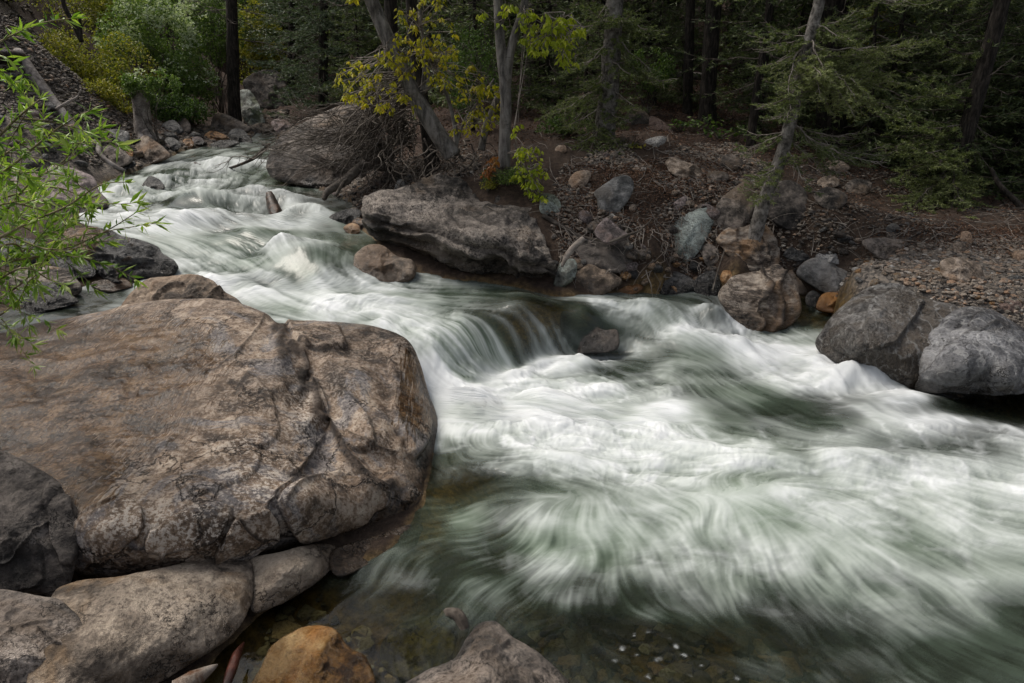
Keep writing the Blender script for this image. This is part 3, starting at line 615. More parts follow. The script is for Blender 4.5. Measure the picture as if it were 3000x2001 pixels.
# the great slab in front, with running water over its left half --------------------------
def slab_mat():
    m, g = new_mat('water_worn_slab'); v = g.vec(rand=False)
    n1 = g.noise(v, 1.3, 9, .66, .5); n2 = g.noise(v, 6, 9, .72, .2); n3 = g.noise(v, 42, 5, .75); n4 = g.noise(v, 110, 3, .7)
    c = g.ramp(g.math('ADD', g.math('MULTIPLY', n1, .55), g.math('MULTIPLY', n2, .45)), [(.42, (.042, .029, .021)), (.475, (.115, .078, .052)), (.53, (.225, .158, .108)), (.59, (.37, .285, .21))])
    gr = g.step(g.noise(v, 1.4, 8, .72, 1.4), .52, .60); c = g.mix(g.math('MULTIPLY', gr, .8), c, (.15, .142, .148))
    stn = g.step(g.noise(v, 2.4, 10, .75, .5), .53, .60); c = g.mix(g.math('MULTIPLY', stn, .95), c, g.mix(1.0, c, (.34, .30, .28), 'MULTIPLY'))
    pit = g.step(n3, .46, .39); c = g.mix(g.math('MULTIPLY', pit, .7), c, g.mix(1.0, c, (.3, .28, .27), 'MULTIPLY'))
    lich = g.math('MULTIPLY', g.step(g.math('ADD', g.math('MULTIPLY', n3, .65), g.math('MULTIPLY', n2, .35)), .49, .55), g.math('MAXIMUM', g.attr('pale'), .28))
    c = g.mix(lich, c, (.60, .53, .46))
    fw = g.n('ShaderNodeVectorMath', {0: v, 1: g.noise(v, 3.0*.8, 5, .65, 0, 'Color')}, operation='ADD').outputs[0]
    fe = g.n('ShaderNodeTexVoronoi', {'Vector': fw, 'Scale': 1.5*.8}, feature='DISTANCE_TO_EDGE').outputs['Distance']
    fr_ = g.math('MULTIPLY', g.step(fe, .022, .004), g.step(g.noise(v, 1.1*.8, 3, .6), .47, .56))
    c = g.mix(g.math('MULTIPLY', fr_, .85), c, g.mix(1.0, c, (.18, .165, .155), 'MULTIPLY'))
    c = g.mix(g.attr('crack'), c, g.mix(1.0, c, (.20, .18, .17), 'MULTIPLY'))
    fm = g.attr('film')
    rip = g.noise(g.n('ShaderNodeMapping', {'Vector': g.n('ShaderNodeMapping', {'Vector': v, 'Rotation': (0, 0, math.radians(-94))}).outputs[0], 'Scale': (4.5, 46, 9)}).outputs[0], 1.0, 4, .62, .35)
    fm2 = g.step(g.math('ADD', fm, g.math('ADD', g.math('MULTIPLY', g.math('SUBTRACT', rip, .5), 2.0), g.math('MULTIPLY', g.math('SUBTRACT', n2, .5), .35))), .34, .56)
    filmc = g.mix(1.0, c, (.36, .275, .18), 'MULTIPLY')
    c = g.mix(fm2, c, filmc)
    wet = g.attr('wet'); c = g.mix(wet, c, g.mix(1.0, c, (.36, .30, .24), 'MULTIPLY'))
    w2 = g.math('MAXIMUM', wet, fm2)
    r = g.math('SUBTRACT', g.math('ADD', .47, g.math('MULTIPLY', n3, .22)), g.math('MULTIPLY', w2, .42), True)
    h = g.math('ADD', g.math('SUBTRACT', g.math('MULTIPLY', n2, 1.3), g.math('MULTIPLY', fr_, .6)), g.math('ADD', g.math('MULTIPLY', n3, .45), g.math('MULTIPLY', n4, .12)))
    nd = g.n('ShaderNodeBump', {'Height': h, 'Distance': .03}); g.links.new(g.math('SUBTRACT', 1.0, g.math('MULTIPLY', fm2, .55)), nd.inputs['Strength'])
    nd2 = g.n('ShaderNodeBump', {'Height': rip, 'Distance': .016, 'Normal': nd.outputs[0]}); g.links.new(g.math('MULTIPLY', fm, .95), nd2.inputs['Strength'])
    g.out(g.pbr(c, r, nd2.outputs[0], .32))
    return m
SLAB = slab_mat()
rock('huge brown sandstone boulder in the foreground with a thin film of water over it',
     [(-170, 790), (0, 752), (130, 735), (250, 711), (300, 696), (420, 686), (525, 691), (608, 718), (640, 742), (690, 735), (780, 738), (860, 750), (930, 775), (962, 825), (985, 900), (1004, 960), (1000, 1020), (985, 1085), (970, 1120), (978, 1155), (850, 1211), (700, 1246), (560, 1291), (400, 1312), (165, 1328), (60, 1260), (-60, 1200), (-200, 1120)],
     SLAB, name='boulder', ctrl=[(0, 752, 6.25), (130, 735, 6.3), (300, 696, 6.25), (420, 686, 6.1), (525, 691, 6.0), (608, 718, 5.85), (640, 742, 5.9), (690, 735, 6.15), (780, 738, 6.2), (860, 750, 6.0), (930, 775, 5.75), (985, 900, 5.35), (1004, 960, 5.12), (990, 1080, 4.35), (975, 1155, 3.95),
      (850, 1211, 3.62), (700, 1246, 3.40), (560, 1291, 3.17), (400, 1312, 3.06), (165, 1328, 2.98), (400, 1000, 3.86), (250, 1000, 3.88), (100, 1000, 3.92), (400, 850, 4.72), (200, 850, 4.75), (0, 850, 4.9), (550, 800, 5.05), (400, 1200, 3.02), (250, 1215, 2.92), (600, 1172, 3.16), (700, 1150, 3.34), (820, 1130, 3.72), (180, 1150, 3.1),
      (600, 880, 4.5), (620, 1000, 3.95), (650, 800, 5.3), (648, 880, 4.55), (690, 880, 4.92), (700, 980, 4.18), (745, 980, 4.48), (830, 1100, 3.9), (700, 1080, 3.72), (800, 900, 4.72), (760, 850, 5.02), (900, 900, 5.0), (850, 800, 5.55), (850, 1000, 4.22), (920, 1050, 4.2), (930, 1120, 3.93), (500, 1100, 3.4), (300, 1100, 3.4), (-150, 1000, 4.1), (-150, 1150, 3.4), (720, 790, 5.5)],
     sink=0, back=.35, res=1.0, rough=.55, roll=.06,
     cracks=[([(612, 722), (575, 780), (520, 830), (470, 870)], 3.5, .012), ([(640, 765), (680, 840), (735, 960), (790, 1050), (880, 1140)], 20, .06), ([(690, 840), (740, 900), (770, 980)], 7, .02), ([(655, 800), (720, 812), (790, 818)], 5, .03), ([(735, 1010), (690, 1080), (650, 1120), (612, 1165)], 4, .022),
             ([(720, 970), (800, 1000), (860, 1025), (900, 1040)], 3, .014), ([(810, 1112), (880, 1140), (945, 1158)], 3, .014), ([(180, 1190), (280, 1150), (400, 1120), (500, 1060)], 3, .008), ([(650, 1150), (720, 1110), (800, 1092)], 5, .018), ([(590, 880), (610, 930), (680, 960)], 4, .01), ([(560, 1180), (600, 1215), (700, 1225)], 5, .02), ([(300, 1250), (420, 1240), (540, 1215)], 4, .014), ([(380, 1240), (370, 1290)], 4, .016)],
     chips=[([(640, 1150), (720, 1102), (830, 1112), (900, 1150), (810, 1205), (690, 1236)], .045, 14), ([(345, 1215), (500, 1165), (540, 1190), (470, 1240), (350, 1262)], .03, 10), ([(190, 1200), (300, 1160), (330, 1210), (240, 1280), (180, 1285)], .03, 10), ([(540, 1195), (610, 1170), (640, 1215), (580, 1262), (500, 1270)], .04, 10), ([(655, 1045), (700, 1012), (718, 1030), (690, 1085), (655, 1100)], .03, 8),
            ([(660, 745), (760, 745), (800, 800), (740, 815), (680, 800)], .05, 14), ([(730, 880), (800, 900), (860, 1010), (800, 1040), (750, 980)], .035, 12), ([(560, 860), (620, 900), (640, 1000), (590, 1040), (540, 960)], .018, 10), ([(420, 1060), (540, 1010), (600, 1060), (520, 1130), (430, 1140)], .016, 8), ([(900, 790), (960, 830), (990, 980), (940, 1060), (890, 930)], .05, 20)],
     pale=[(600, 1120, 110, 70, 1), (420, 1210, 190, 60, .9), (700, 960, 60, 110, .8), (800, 960, 70, 120, .45), (300, 1200, 120, 60, .8), (560, 1040, 120, 70, .6), (640, 1200, 90, 40, .7), (220, 1260, 90, 40, .6), (850, 1120, 60, 30, .5)],
     film=[(935, 920, 40, 130, .62), (130, 900, 330, 150, 1), (330, 820, 200, 110, .8), (120, 1050, 200, 110, .85), (300, 960, 160, 110, .7), (210, 1130, 70, 60, .7), (60, 790, 260, 60, .9)])

# the long ledge boulder on the far bank ---------------------------------------------------
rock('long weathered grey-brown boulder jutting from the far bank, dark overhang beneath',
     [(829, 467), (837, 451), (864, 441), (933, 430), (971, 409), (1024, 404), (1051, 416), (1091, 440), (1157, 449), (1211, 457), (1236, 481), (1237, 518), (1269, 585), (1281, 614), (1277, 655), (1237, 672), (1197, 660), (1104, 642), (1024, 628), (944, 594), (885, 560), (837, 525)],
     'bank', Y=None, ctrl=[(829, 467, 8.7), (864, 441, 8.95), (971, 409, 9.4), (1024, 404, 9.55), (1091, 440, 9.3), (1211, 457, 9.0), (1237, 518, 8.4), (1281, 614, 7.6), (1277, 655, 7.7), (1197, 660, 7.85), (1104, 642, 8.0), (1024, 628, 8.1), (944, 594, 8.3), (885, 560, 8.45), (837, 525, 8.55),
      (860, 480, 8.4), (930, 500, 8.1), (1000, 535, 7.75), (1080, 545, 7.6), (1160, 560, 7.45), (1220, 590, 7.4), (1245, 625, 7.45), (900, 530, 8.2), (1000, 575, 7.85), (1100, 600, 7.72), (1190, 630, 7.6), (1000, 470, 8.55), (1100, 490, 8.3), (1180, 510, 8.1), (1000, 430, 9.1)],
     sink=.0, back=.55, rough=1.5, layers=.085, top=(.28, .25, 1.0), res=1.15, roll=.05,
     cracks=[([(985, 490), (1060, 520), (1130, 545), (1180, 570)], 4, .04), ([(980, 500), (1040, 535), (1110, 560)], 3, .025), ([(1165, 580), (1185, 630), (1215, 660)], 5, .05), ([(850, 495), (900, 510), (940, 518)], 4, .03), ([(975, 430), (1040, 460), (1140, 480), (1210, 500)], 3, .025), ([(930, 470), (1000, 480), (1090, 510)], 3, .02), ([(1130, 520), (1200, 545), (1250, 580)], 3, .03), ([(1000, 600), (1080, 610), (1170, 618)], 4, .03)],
     film=[(890, 520, 45, 26, 1), (960, 560, 60, 26, 1), (1040, 600, 80, 30, 1), (1120, 620, 80, 28, 1), (1200, 640, 60, 26, 1), (1250, 650, 40, 24, 1), (925, 515, 35, 14, 1)], pale=[(960, 480, 90, 30, .6), (1080, 555, 90, 25, .6), (1190, 540, 60, 40, .5), (860, 470, 30, 25, .7)])  # film here mixes water stain with overhang shade painted into the colour

# the pair of rounded lobes at the right edge of the pool ------------------------------------
SLATE = rock_mat('slate_grey_boulder', (.035, .036, .04), (.10, .10, .107), (.20, .20, .205), .55, 1.0, (1, 1, 1), .5, .42, None, .9, .4)
rock('big rounded brown-grey boulder at the pool edge, wet and streaked down its face',
     [(1872, 790), (1885, 762), (1919, 718), (1964, 679), (2013, 653), (2061, 651), (2103, 668), (2140, 688), (2195, 705), (2215, 760), (2190, 830), (2130, 893), (2050, 886), (2000, 850), (1930, 836), (1888, 815)],
     rock_mat('streaked_boulder', (.026, .025, .025), (.078, .074, .072), (.17, .165, .16), .6, 1.0, (3.2, 3.2, .6), .6, .36, (.10, .075, .05), .9, .45),
     ctrl=[(1872, 790, 6.5), (1919, 718, 6.75), (1964, 679, 6.9), (2013, 653, 6.95), (2061, 651, 6.9), (2103, 668, 6.7), (2140, 690, 6.5), (2195, 705, 6.45), (2215, 760, 6.2), (2190, 830, 5.95), (2130, 893, 5.75), (2050, 886, 5.82), (2000, 850, 5.95), (1930, 836, 6.15),
           (1960, 760, 6.1), (2000, 720, 6.25), (2060, 720, 6.25), (2050, 790, 5.85), (1990, 820, 5.9), (2100, 760, 6.05), (2090, 850, 5.75), (2150, 800, 5.92)],
     sink=0, back=.6, rough=.8, roll=.04, res=1.1, wet=.1, cracks=[([(1965, 770), (2000, 745), (2040, 710)], 2.5, .014), ([(2040, 690), (2090, 705), (2110, 712)], 3, .01)],
     chips=[([(1990, 700), (2060, 665), (2120, 700), (2060, 780), (2000, 790)], .03, 16), ([(1900, 770), (1950, 740), (1990, 800), (1950, 830)], .03, 14)],
     film=[(2020, 800, 80, 50, 1), (1930, 790, 50, 50, .9), (2080, 690, 60, 40, .9), (2080, 850, 70, 40, 1), (2060, 750, 60, 60, .6)], pale=[(2020, 720, 60, 40, .3), (1990, 780, 60, 60, .25)])
rock('blue-grey domed boulder with a pale flank and undercut base at the right edge',
     [(2045, 884), (2095, 810), (2150, 748), (2204, 707), (2275, 711), (2330, 742), (2400, 782), (2470, 840), (2430, 888), (2110, 893)], SLATE,
     ctrl=[(2045, 884, 5.84), (2095, 810, 5.95), (2150, 748, 6.15), (2204, 707, 6.4), (2275, 711, 6.4), (2330, 742, 6.3), (2400, 782, 6.2), (2470, 840, 6.0), (2430, 888, 5.6), (2250, 890, 5.62), (2110, 893, 5.75), (2130, 830, 5.72), (2220, 770, 5.78), (2200, 840, 5.45), (2300, 790, 5.7), (2300, 860, 5.35), (2150, 878, 5.6), (2240, 730, 6.1), (2370, 840, 5.6), (2170, 790, 5.82)],
     sink=0, back=.6, rough=.8, roll=.03, res=1.1, wet=.05, cracks=[([(2110, 888), (2150, 830), (2200, 775), (2280, 745)], 5, .02)],
     chips=[([(2115, 892), (2160, 825), (2230, 770), (2330, 765), (2420, 830), (2420, 886)], .05, 12), ([(2250, 715), (2310, 740), (2300, 765), (2230, 755)], .02, 10)],
     pale=[(2240, 785, 80, 25, .45), (2170, 790, 50, 40, .3)], film=[(2280, 882, 190, 12, 1), (2330, 760, 90, 22, .8), (2250, 860, 120, 30, .6), (2110, 850, 30, 40, .7), (2250, 715, 60, 14, .6)])
# stones of the near bank ------------------------------------------------------------------
rock('dark brown rounded boulder at the bottom edge of the huge slab, cracked across its face',
     [(-90, 1030), (0, 1034), (75, 1069), (130, 1104), (150, 1134), (180, 1174), (184, 1199), (166, 1329), (135, 1374), (75, 1359), (-90, 1375)], 'shade', Y=2.75, thick=.6, sink=0, tilt=.35, chips=[([(100, 1120), (150, 1140), (180, 1200), (170, 1300), (130, 1280), (110, 1190)], .02, 10), ([(0, 1250), (80, 1230), (100, 1330), (20, 1350)], .015, 8)], facets=[(.62, -.1, -.55), (.7, .7, 0), (.66, 0, .2)],
     cracks=[([(0, 1310), (40, 1270), (75, 1225), (110, 1195)], 3.5, .02)], pale=[(20, 1060, 60, 30, .5), (90, 1230, 30, 25, .6)], rough=.7)
rock('brown lichen-flecked boulder in the bottom corner below the cracked one',
     [(-90, 1375), (100, 1369), (165, 1399), (205, 1465), (205, 1524), (180, 1640), (-90, 1650)], 'grey2', Y=2.15, thick=.6, sink=0, tilt=.45, facets=[(.6, .1, -.6), (.7, .6, .1), (.7, -.3, .3)],
     cracks=[([(90, 1440), (150, 1490), (190, 1530)], 4, .02), ([(0, 1460), (60, 1430), (120, 1420)], 3, .01)], pale=[(60, 1510, 70, 50, .8), (150, 1440, 40, 30, .5)], rough=.8)
rock('smooth pale tan slab with a dark waterline along its lower edge',
     [(110, 1385), (165, 1337), (280, 1322), (450, 1288), (555, 1277), (580, 1314), (577, 1384), (534, 1456), (430, 1528), (345, 1580), (160, 1680), (60, 1600)], 'pale', ctrl=[(165, 1337, 2.72), (450, 1288, 3.02), (555, 1277, 3.12), (580, 1314, 3.0), (577, 1384, 2.86), (534, 1456, 2.66), (430, 1528, 2.46), (345, 1580, 2.34), (110, 1385, 2.55), (160, 1680, 2.1), (300, 1440, 2.44), (450, 1390, 2.66), (520, 1340, 2.86), (400, 1480, 2.45), (490, 1440, 2.62), (300, 1370, 2.6), (220, 1500, 2.26)],
     sink=0, back=.5, rough=.5, roll=.02, film=[(250, 1560, 60, 30, 1), (345, 1550, 50, 26, 1), (430, 1512, 50, 24, 1), (520, 1445, 40, 24, 1), (570, 1385, 22, 40, 1), (300, 1430, 40, 30, .8)], pale=[(400, 1400, 160, 70, .45)], cracks=[([(480, 1290), (495, 1320), (470, 1345)], 4, .006)])
rock('narrow grey-tan slab wedged under the huge boulder, wet along the bottom',
     [(561, 1288), (640, 1268), (715, 1250), (768, 1252), (772, 1288), (736, 1330), (670, 1373), (582, 1406), (572, 1340)], 'pale', ctrl=[(561, 1288, 3.12), (715, 1250, 3.36), (768, 1252, 3.42), (772, 1288, 3.3), (736, 1330, 3.12), (670, 1373, 2.98), (582, 1406, 2.84), (572, 1340, 2.98), (650, 1310, 2.98), (700, 1300, 3.08), (630, 1360, 2.9)], sink=0, back=.5, rough=1.0, roll=.02, film=[(600, 1390, 40, 18, 1), (660, 1365, 40, 18, 1), (720, 1330, 30, 20, 1)])
rock('wet half-drowned brown ledge at the tip of the narrow slab',
     [(765, 1262), (850, 1235), (958, 1200), (968, 1232), (939, 1269), (862, 1290), (790, 1322), (762, 1310)], 'brown', ctrl=[(765, 1262, 3.36), (850, 1235, 3.52), (958, 1200, 3.74), (968, 1232, 3.68), (939, 1269, 3.5), (862, 1290, 3.36), (790, 1322, 3.18), (850, 1262, 3.42), (900, 1245, 3.52)], sink=0, back=.5, rough=1.0, wet=.45, roll=.02)
rock('orange-tan rock breaking the surface at the bottom edge of the picture',
     [(560, 1640), (600, 1530), (640, 1470), (710, 1437), (765, 1442), (800, 1484), (846, 1521), (850, 1640)], RM['gold'], Y=2.40, thick=.6, sink=0, tilt=.6, shift=-.12, facets=[(.55, .2, -.5), (.62, -.6, -.1), (.6, .6, .1)], rough=1.1, wet=.1)
rock('submerged olive boulder seen through the clear shallows',
     [(870, 1502), (905, 1442), (985, 1412), (1045, 1440), (1045, 1502), (1000, 1550), (910, 1560)], rock_mat('olive_bed_stone', (.14, .12, .02), (.32, .28, .05), (.44, .40, .12), .2, 1.2, None, .3, .6), Y=2.78, thick=.5, sink=0, tilt=.6, shift=.02)
rock('dark wet pointed rock at the bottom edge, pale flecks along its ridge',
     [(905, 1590), (985, 1535), (1041, 1512), (1079, 1454), (1100, 1435), (1137, 1429), (1178, 1463), (1230, 1493), (1320, 1580), (1340, 1660), (890, 1660)], 'grey2', ctrl=[(905, 1590, 2.28), (985, 1535, 2.42), (1041, 1512, 2.48), (1079, 1454, 2.62), (1137, 1429, 2.72), (1178, 1463, 2.62), (1230, 1493, 2.52), (1320, 1580, 2.34), (1340, 1660, 2.15), (890, 1660, 2.1), (1120, 1500, 2.36), (1100, 1560, 2.16), (1180, 1540, 2.3), (1000, 1570, 2.2), (1060, 1620, 2.05), (1220, 1590, 2.2)],
     sink=0, back=.5, rough=1.0, wet=.35, roll=.08, pale=[(1080, 1540, 60, 40, .5), (1000, 1560, 50, 30, .6), (1180, 1500, 40, 30, .4)], cracks=[([(1040, 1530), (1100, 1520), (1160, 1470)], 6, .02)])
rock('small tan rock on the gravel patch above the huge boulder',
     [(-60, 905), (30, 900), (62, 915), (62, 945), (35, 966), (-60, 985)], 'tan', Y=4.5, thick=.6, sink=0, name='stone', cat='stone')
# stones along the left side of the creek -----------------------------------------------------
rock('knobbly brown boulder behind the huge slab, eroded on its upstream face',
     [(278, 706), (304, 668), (336, 641), (395, 633), (443, 630), (483, 641), (507, 663), (520, 672), (545, 686), (558, 708), (534, 730), (467, 730), (374, 720), (300, 722)], 'brown', Y=6.35, thick=.7, facets=[(.6, .1, -.6), (.62, .8, -.1)], rough=1.4, sink=.1, cracks=[([(478, 690), (500, 668), (512, 662)], 5, .05), ([(350, 690), (380, 660), (420, 650)], 4, .03)])
rock('black schist boulder with a rusty orange patch beside the rapids',
     [(128, 534), (171, 523), (240, 526), (294, 545), (355, 561), (374, 580), (395, 593), (409, 618), (374, 636), (294, 646), (240, 635), (208, 611), (139, 582)], 'schist', thick=.7, facets=[(.6, -.2, -.7), (.6, .6, .3), (.62, -.7, .2)], rough=1.5, layers=.03, sink=.12, foot=(320, 640))
rock('dark blue-grey slab leaning on the black schist boulder',
     [(113, 600), (149, 570), (175, 583), (212, 609), (216, 632), (180, 634), (140, 622)], 'dark', thick=.55, foot=(175, 640), rough=1.3)
rock('layered tan and orange rock beside the trickling side channel',
     [(9, 652), (27, 622), (70, 610), (128, 613), (160, 622), (186, 655), (182, 672), (160, 677), (80, 666), (25, 672)], 'layer', thick=.6, rough=1.0, layers=.03, foot=(110, 672))
rock('black rock with white veins at the edge of the side channel',
     [(-8, 700), (40, 668), (101, 649), (128, 654), (162, 673), (183, 692), (150, 704), (80, 718), (5, 722)], 'dark', thick=.6, rough=1.5, foot=(110, 710))
rock('low flat brown stone in the side channel mouth',
     [(206, 651), (240, 641), (278, 637), (306, 655), (280, 664), (235, 667)], 'layer', name='stone', cat='stone', thick=.5, foot=(260, 664))
rock('reddish-brown boulder behind the willow twigs at the rapids edge',
     [(-60, 470), (-20, 420), (40, 405), (90, 400), (120, 379), (160, 385), (208, 401), (222, 419), (226, 436), (246, 460), (245, 474), (213, 488), (120, 495), (30, 500)], 'purple', thick=.6, foot=(215, 486), facets=[(.5, 0, -.8), (.6, .7, 0)], rough=1.1)
rock('small dark rock half buried in the gravel of the scree foot', [(-30, 560), (40, 545), (100, 560), (110, 590), (60, 605), (-30, 610)], 'dark', thick=.6, foot=(60, 606))
rock('grey block with a flat top beside the sawn stump', [(243, 302), (267, 297), (294, 303), (297, 318), (282, 330), (251, 329)], 'grey', thick=.7, name='stone', cat='stone')
rock('tan pyramid-shaped boulder in front of the stump', [(302, 366), (307, 336), (331, 311), (355, 323), (382, 344), (391, 360), (347, 371)], 'tan', thick=.7, rough=1.1, facets=[(.5, .7, -.3), (.55, -.6, -.3), (.6, 0, .3)])
rock('smooth grey slab sloping toward the water below the stump', [(228, 342), (262, 335), (290, 352), (306, 368), (270, 380), (245, 366)], 'grey2', thick=.45)
rock('dark blunt stone at the water edge under the smooth slab', [(255, 374), (275, 362), (305, 369), (311, 381), (280, 389), (258, 386)], 'dark', name='stone', cat='stone')
rock('small orange-brown stone tucked beside the tan pyramid boulder', [(281, 343), (293, 338), (305, 345), (303, 358), (287, 357)], 'orange', name='stone', cat='stone')
rock('dark slate-coloured stone right of the tan pyramid boulder', [(376, 326), (385, 315), (402, 318), (416, 331), (405, 344), (382, 343)], 'dark', name='stone', cat='stone')
rock('rounded salmon-coloured stone on the upper gravel shore', [(418, 326), (430, 316), (444, 325), (442, 337), (422, 338)], 'orange', name='stone', cat='stone')
rock('flat rust-red stone between two orange ones upstream', [(440, 319), (455, 313), (468, 321), (466, 331), (444, 330)], 'purple', name='stone', cat='stone')
rock('long bright orange stone lying at the upstream shore', [(468, 313), (482, 301), (505, 305), (523, 316), (500, 324), (475, 322)], 'orange', name='stone', cat='stone')
rock('rounded dark grey stone at the head of the rapids', [(521, 318), (530, 299), (548, 295), (566, 305), (579, 326), (560, 329), (530, 327)], 'dark', name='stone', cat='stone')
rock('flat dark stone lying low in the water below the orange one', [(478, 335), (500, 324), (535, 322), (552, 329), (520, 338)], 'dark', name='stone', cat='stone', thick=.4)
rock('large smooth grey slab on the upstream bank under the dark fir trunk', [(484, 302), (488, 270), (500, 258), (530, 267), (560, 283), (577, 299), (540, 305), (510, 306)], 'grey2', thick=.5)
rock('dark angular rock on the shady upstream bank', [(408, 280), (425, 271), (438, 289), (431, 304), (415, 300)], 'grey2', name='stone', cat='stone')
rock('dark flat rock among sticks right of the stump', [(370, 288), (395, 275), (415, 290), (419, 304), (385, 304)], 'dark', name='stone', cat='stone')
rock('huge black craggy outcrop far upstream between the trees', [(557, 190), (575, 172), (600, 162), (632, 162), (655, 185), (662, 232), (640, 246), (600, 240), (575, 222)], 'shade', Y=22.0, thick=.7, rough=1.8, name='outcrop')
rock('leaning grey slab with yellow-green moss on the far upstream bank', [(548, 215), (562, 205), (578, 212), (597, 245), (604, 284), (578, 284), (556, 262)], 'mossy', thick=.5)
rock('broken brown rock near the mossy slab upstream', [(588, 236), (602, 228), (618, 236), (620, 256), (600, 262)], 'purple', Y=22, name='stone', cat='stone')
rock('flat pale brown stone at the creek bend', [(574, 292), (595, 282), (622, 288), (628, 300), (600, 305), (580, 304)], 'tan', name='stone', cat='stone', thick=.5)
rock('reddish stone beside the bend in the creek', [(622, 282), (642, 272), (668, 284), (672, 298), (640, 304)], 'purple', name='stone', cat='stone')
rock('small white-grey stone against the foot of the leaning bare log', [(134, 291), (150, 275), (168, 278), (169, 294), (150, 299)], 'tan', name='stone', cat='stone')
# stones in the water --------------------------------------------------------------------------
rock('dark fin of rock parting the upper rapids', [(325, 432), (336, 411), (347, 404), (368, 414), (377, 433), (350, 440)], 'dark', wet=.6, thick=.7, name='stone', cat='stone')
rock('glossy black rock at the far water edge beside the long boulder', [(753, 501), (775, 487), (815, 478), (832, 490), (815, 508), (768, 516)], 'dark', wet=.7, name='stone', cat='stone')
rock('small orange-brown stone under the nose of the long boulder', [(788, 524), (805, 512), (824, 518), (826, 532), (806, 538)], 'orange', wet=.3, name='stone', cat='stone')
rock('reddish stone at the creek edge near the root', [(808, 512), (822, 500), (840, 508), (842, 524), (824, 528)], 'orange', name='stone', cat='stone')
rock('wet brown boulder in the stream under the long boulder', [(813, 593), (829, 572), (853, 561), (880, 565), (912, 588), (944, 596), (956, 616), (940, 642), (890, 646), (818, 640)], 'brown', wet=.55, thick=.75, facets=[(.55, -.5, -.5), (.6, .5, -.5)], foot=(885, 648), shift=.25)
rock('dark wet rock tip jutting out beside the falling sheet of water', [(1290, 716), (1350, 738), (1385, 757), (1412, 755), (1421, 770), (1414, 804), (1350, 812), (1300, 806)], 'shade', ctrl=[(1290, 716, 7.12), (1350, 738, 6.98), (1385, 757, 6.88), (1412, 755, 6.90), (1421, 770, 6.82), (1414, 804, 6.66), (1350, 812, 6.70), (1300, 806, 6.80), (1355, 778, 6.78), (1395, 780, 6.73)], film=[(1350, 780, 70, 60, 1)], sink=0, back=.4, rough=.4, wet=.6)
rock('brown stone showing under the shallow side current', [(1575, 712), (1610, 705), (1655, 725), (1665, 748), (1630, 748), (1590, 735)], 'orange', wet=.8, Y=7.35, thick=.4, sink=0, name='stone', cat='stone')
rock('dark stone just under the water right of the falls', [(820, 1), (1, 1), (1, 2)], 'dark') if False else None
# stones of the far bank -------------------------------------------------------------------------
rock('big brown boulder half hidden by the tangle of dead branches', [(614, 370), (632, 325), (670, 300), (740, 292), (820, 298), (880, 322), (902, 350), (890, 390), (830, 418), (720, 424), (640, 412), (616, 390)], 'shade', thick=.7, Y=11.6, facets=[(.55, 0, -.7), (.6, -.5, .2)], rough=.8, sink=.15)  # darker stone colour paints in the shade of the trees
rock('pale brown boulder behind the tangle of dead branches', [(655, 300), (690, 285), (750, 255), (800, 238), (850, 245), (870, 280), (850, 310), (700, 315)], 'grey2', thick=.6, Y=14, rough=.7)
rock('round grey rock with a dark hollow among the tree roots', [(847, 334), (865, 322), (890, 329), (906, 350), (897, 378), (870, 384), (853, 362)], 'shade', thick=.8, Y=10.7, cracks=[([(868, 350), (875, 365), (880, 376)], 9, .12)])
rock('upright olive-grey stone between the long boulder and the round ones', [(1279, 619), (1291, 601), (1315, 594), (1325, 609), (1317, 638), (1277, 660)], 'mossy', thick=.8, foot=(1300, 660))
rock('rounded olive-brown boulder at the water line beside the upright stone', [(1317, 646), (1342, 610), (1371, 608), (1403, 625), (1429, 645), (1403, 665), (1355, 673)], 'brown', thick=.75, rough=.7)
rock('dark rounded boulder carrying a pinkish rock on its back', [(1298, 580), (1307, 558), (1366, 540), (1441, 537), (1456, 556), (1455, 588), (1441, 611), (1403, 620), (1361, 608), (1323, 606)], 'shade', thick=.7, foot=(1380, 622), facets=[(.45, 0, -.9), (.6, .4, .2)], wet=.2, rough=.6)
rock('pinkish-grey wedge of rock on top of the dark rounded boulder', [(1364, 534), (1379, 510), (1393, 499), (1419, 521), (1445, 541), (1427, 552), (1403, 560), (1382, 552)], 'purple', thick=.65, Y=7.95, sink=.1, rough=.6)
rock('blue-grey boulder set in the middle of the earth bank', [(1364, 442), (1393, 419), (1414, 406), (1441, 403), (1455, 422), (1447, 451), (1419, 479), (1411, 488), (1382, 483), (1373, 459)], 'grey', thick=.6, rough=.9, facets=[(.5, -.3, -.6), (.6, .5, .2)])
rock('brown rounded rock high on the earth bank beside the leafy maple shoot', [(1306, 413), (1322, 395), (1345, 391), (1358, 398), (1351, 416), (1331, 432), (1311, 431)], 'tan', thick=.7)
rock('light grey-green rock below the hanging maple shoot', [(1239, 471), (1245, 445), (1270, 447), (1287, 465), (1284, 483), (1262, 490), (1244, 486)], 'mossy', thick=.7)
rock('tan rock with a dark cleft near the top of the earth bank', [(1528, 371), (1547, 361), (1588, 376), (1610, 390), (1602, 409), (1547, 400), (1530, 382)], 'tan', thick=.65, cracks=[([(1595, 378), (1585, 392), (1590, 404)], 3, .04)])
rock('dark lumpy rock at the top of the earth bank by the small plants', [(1651, 379), (1665, 355), (1697, 360), (1706, 378), (1681, 392), (1659, 389)], 'grey2', thick=.8, rough=1.3)
rock('low grey-brown stone just below the dark lumpy rock', [(1622, 402), (1640, 393), (1668, 396), (1672, 412), (1645, 420), (1626, 415)], 'grey2', name='stone', cat='stone')
rock('small mauve stone lying alone on the bank', [(1543, 469), (1572, 450), (1579, 460), (1559, 480)], 'purple', name='stone', cat='stone')
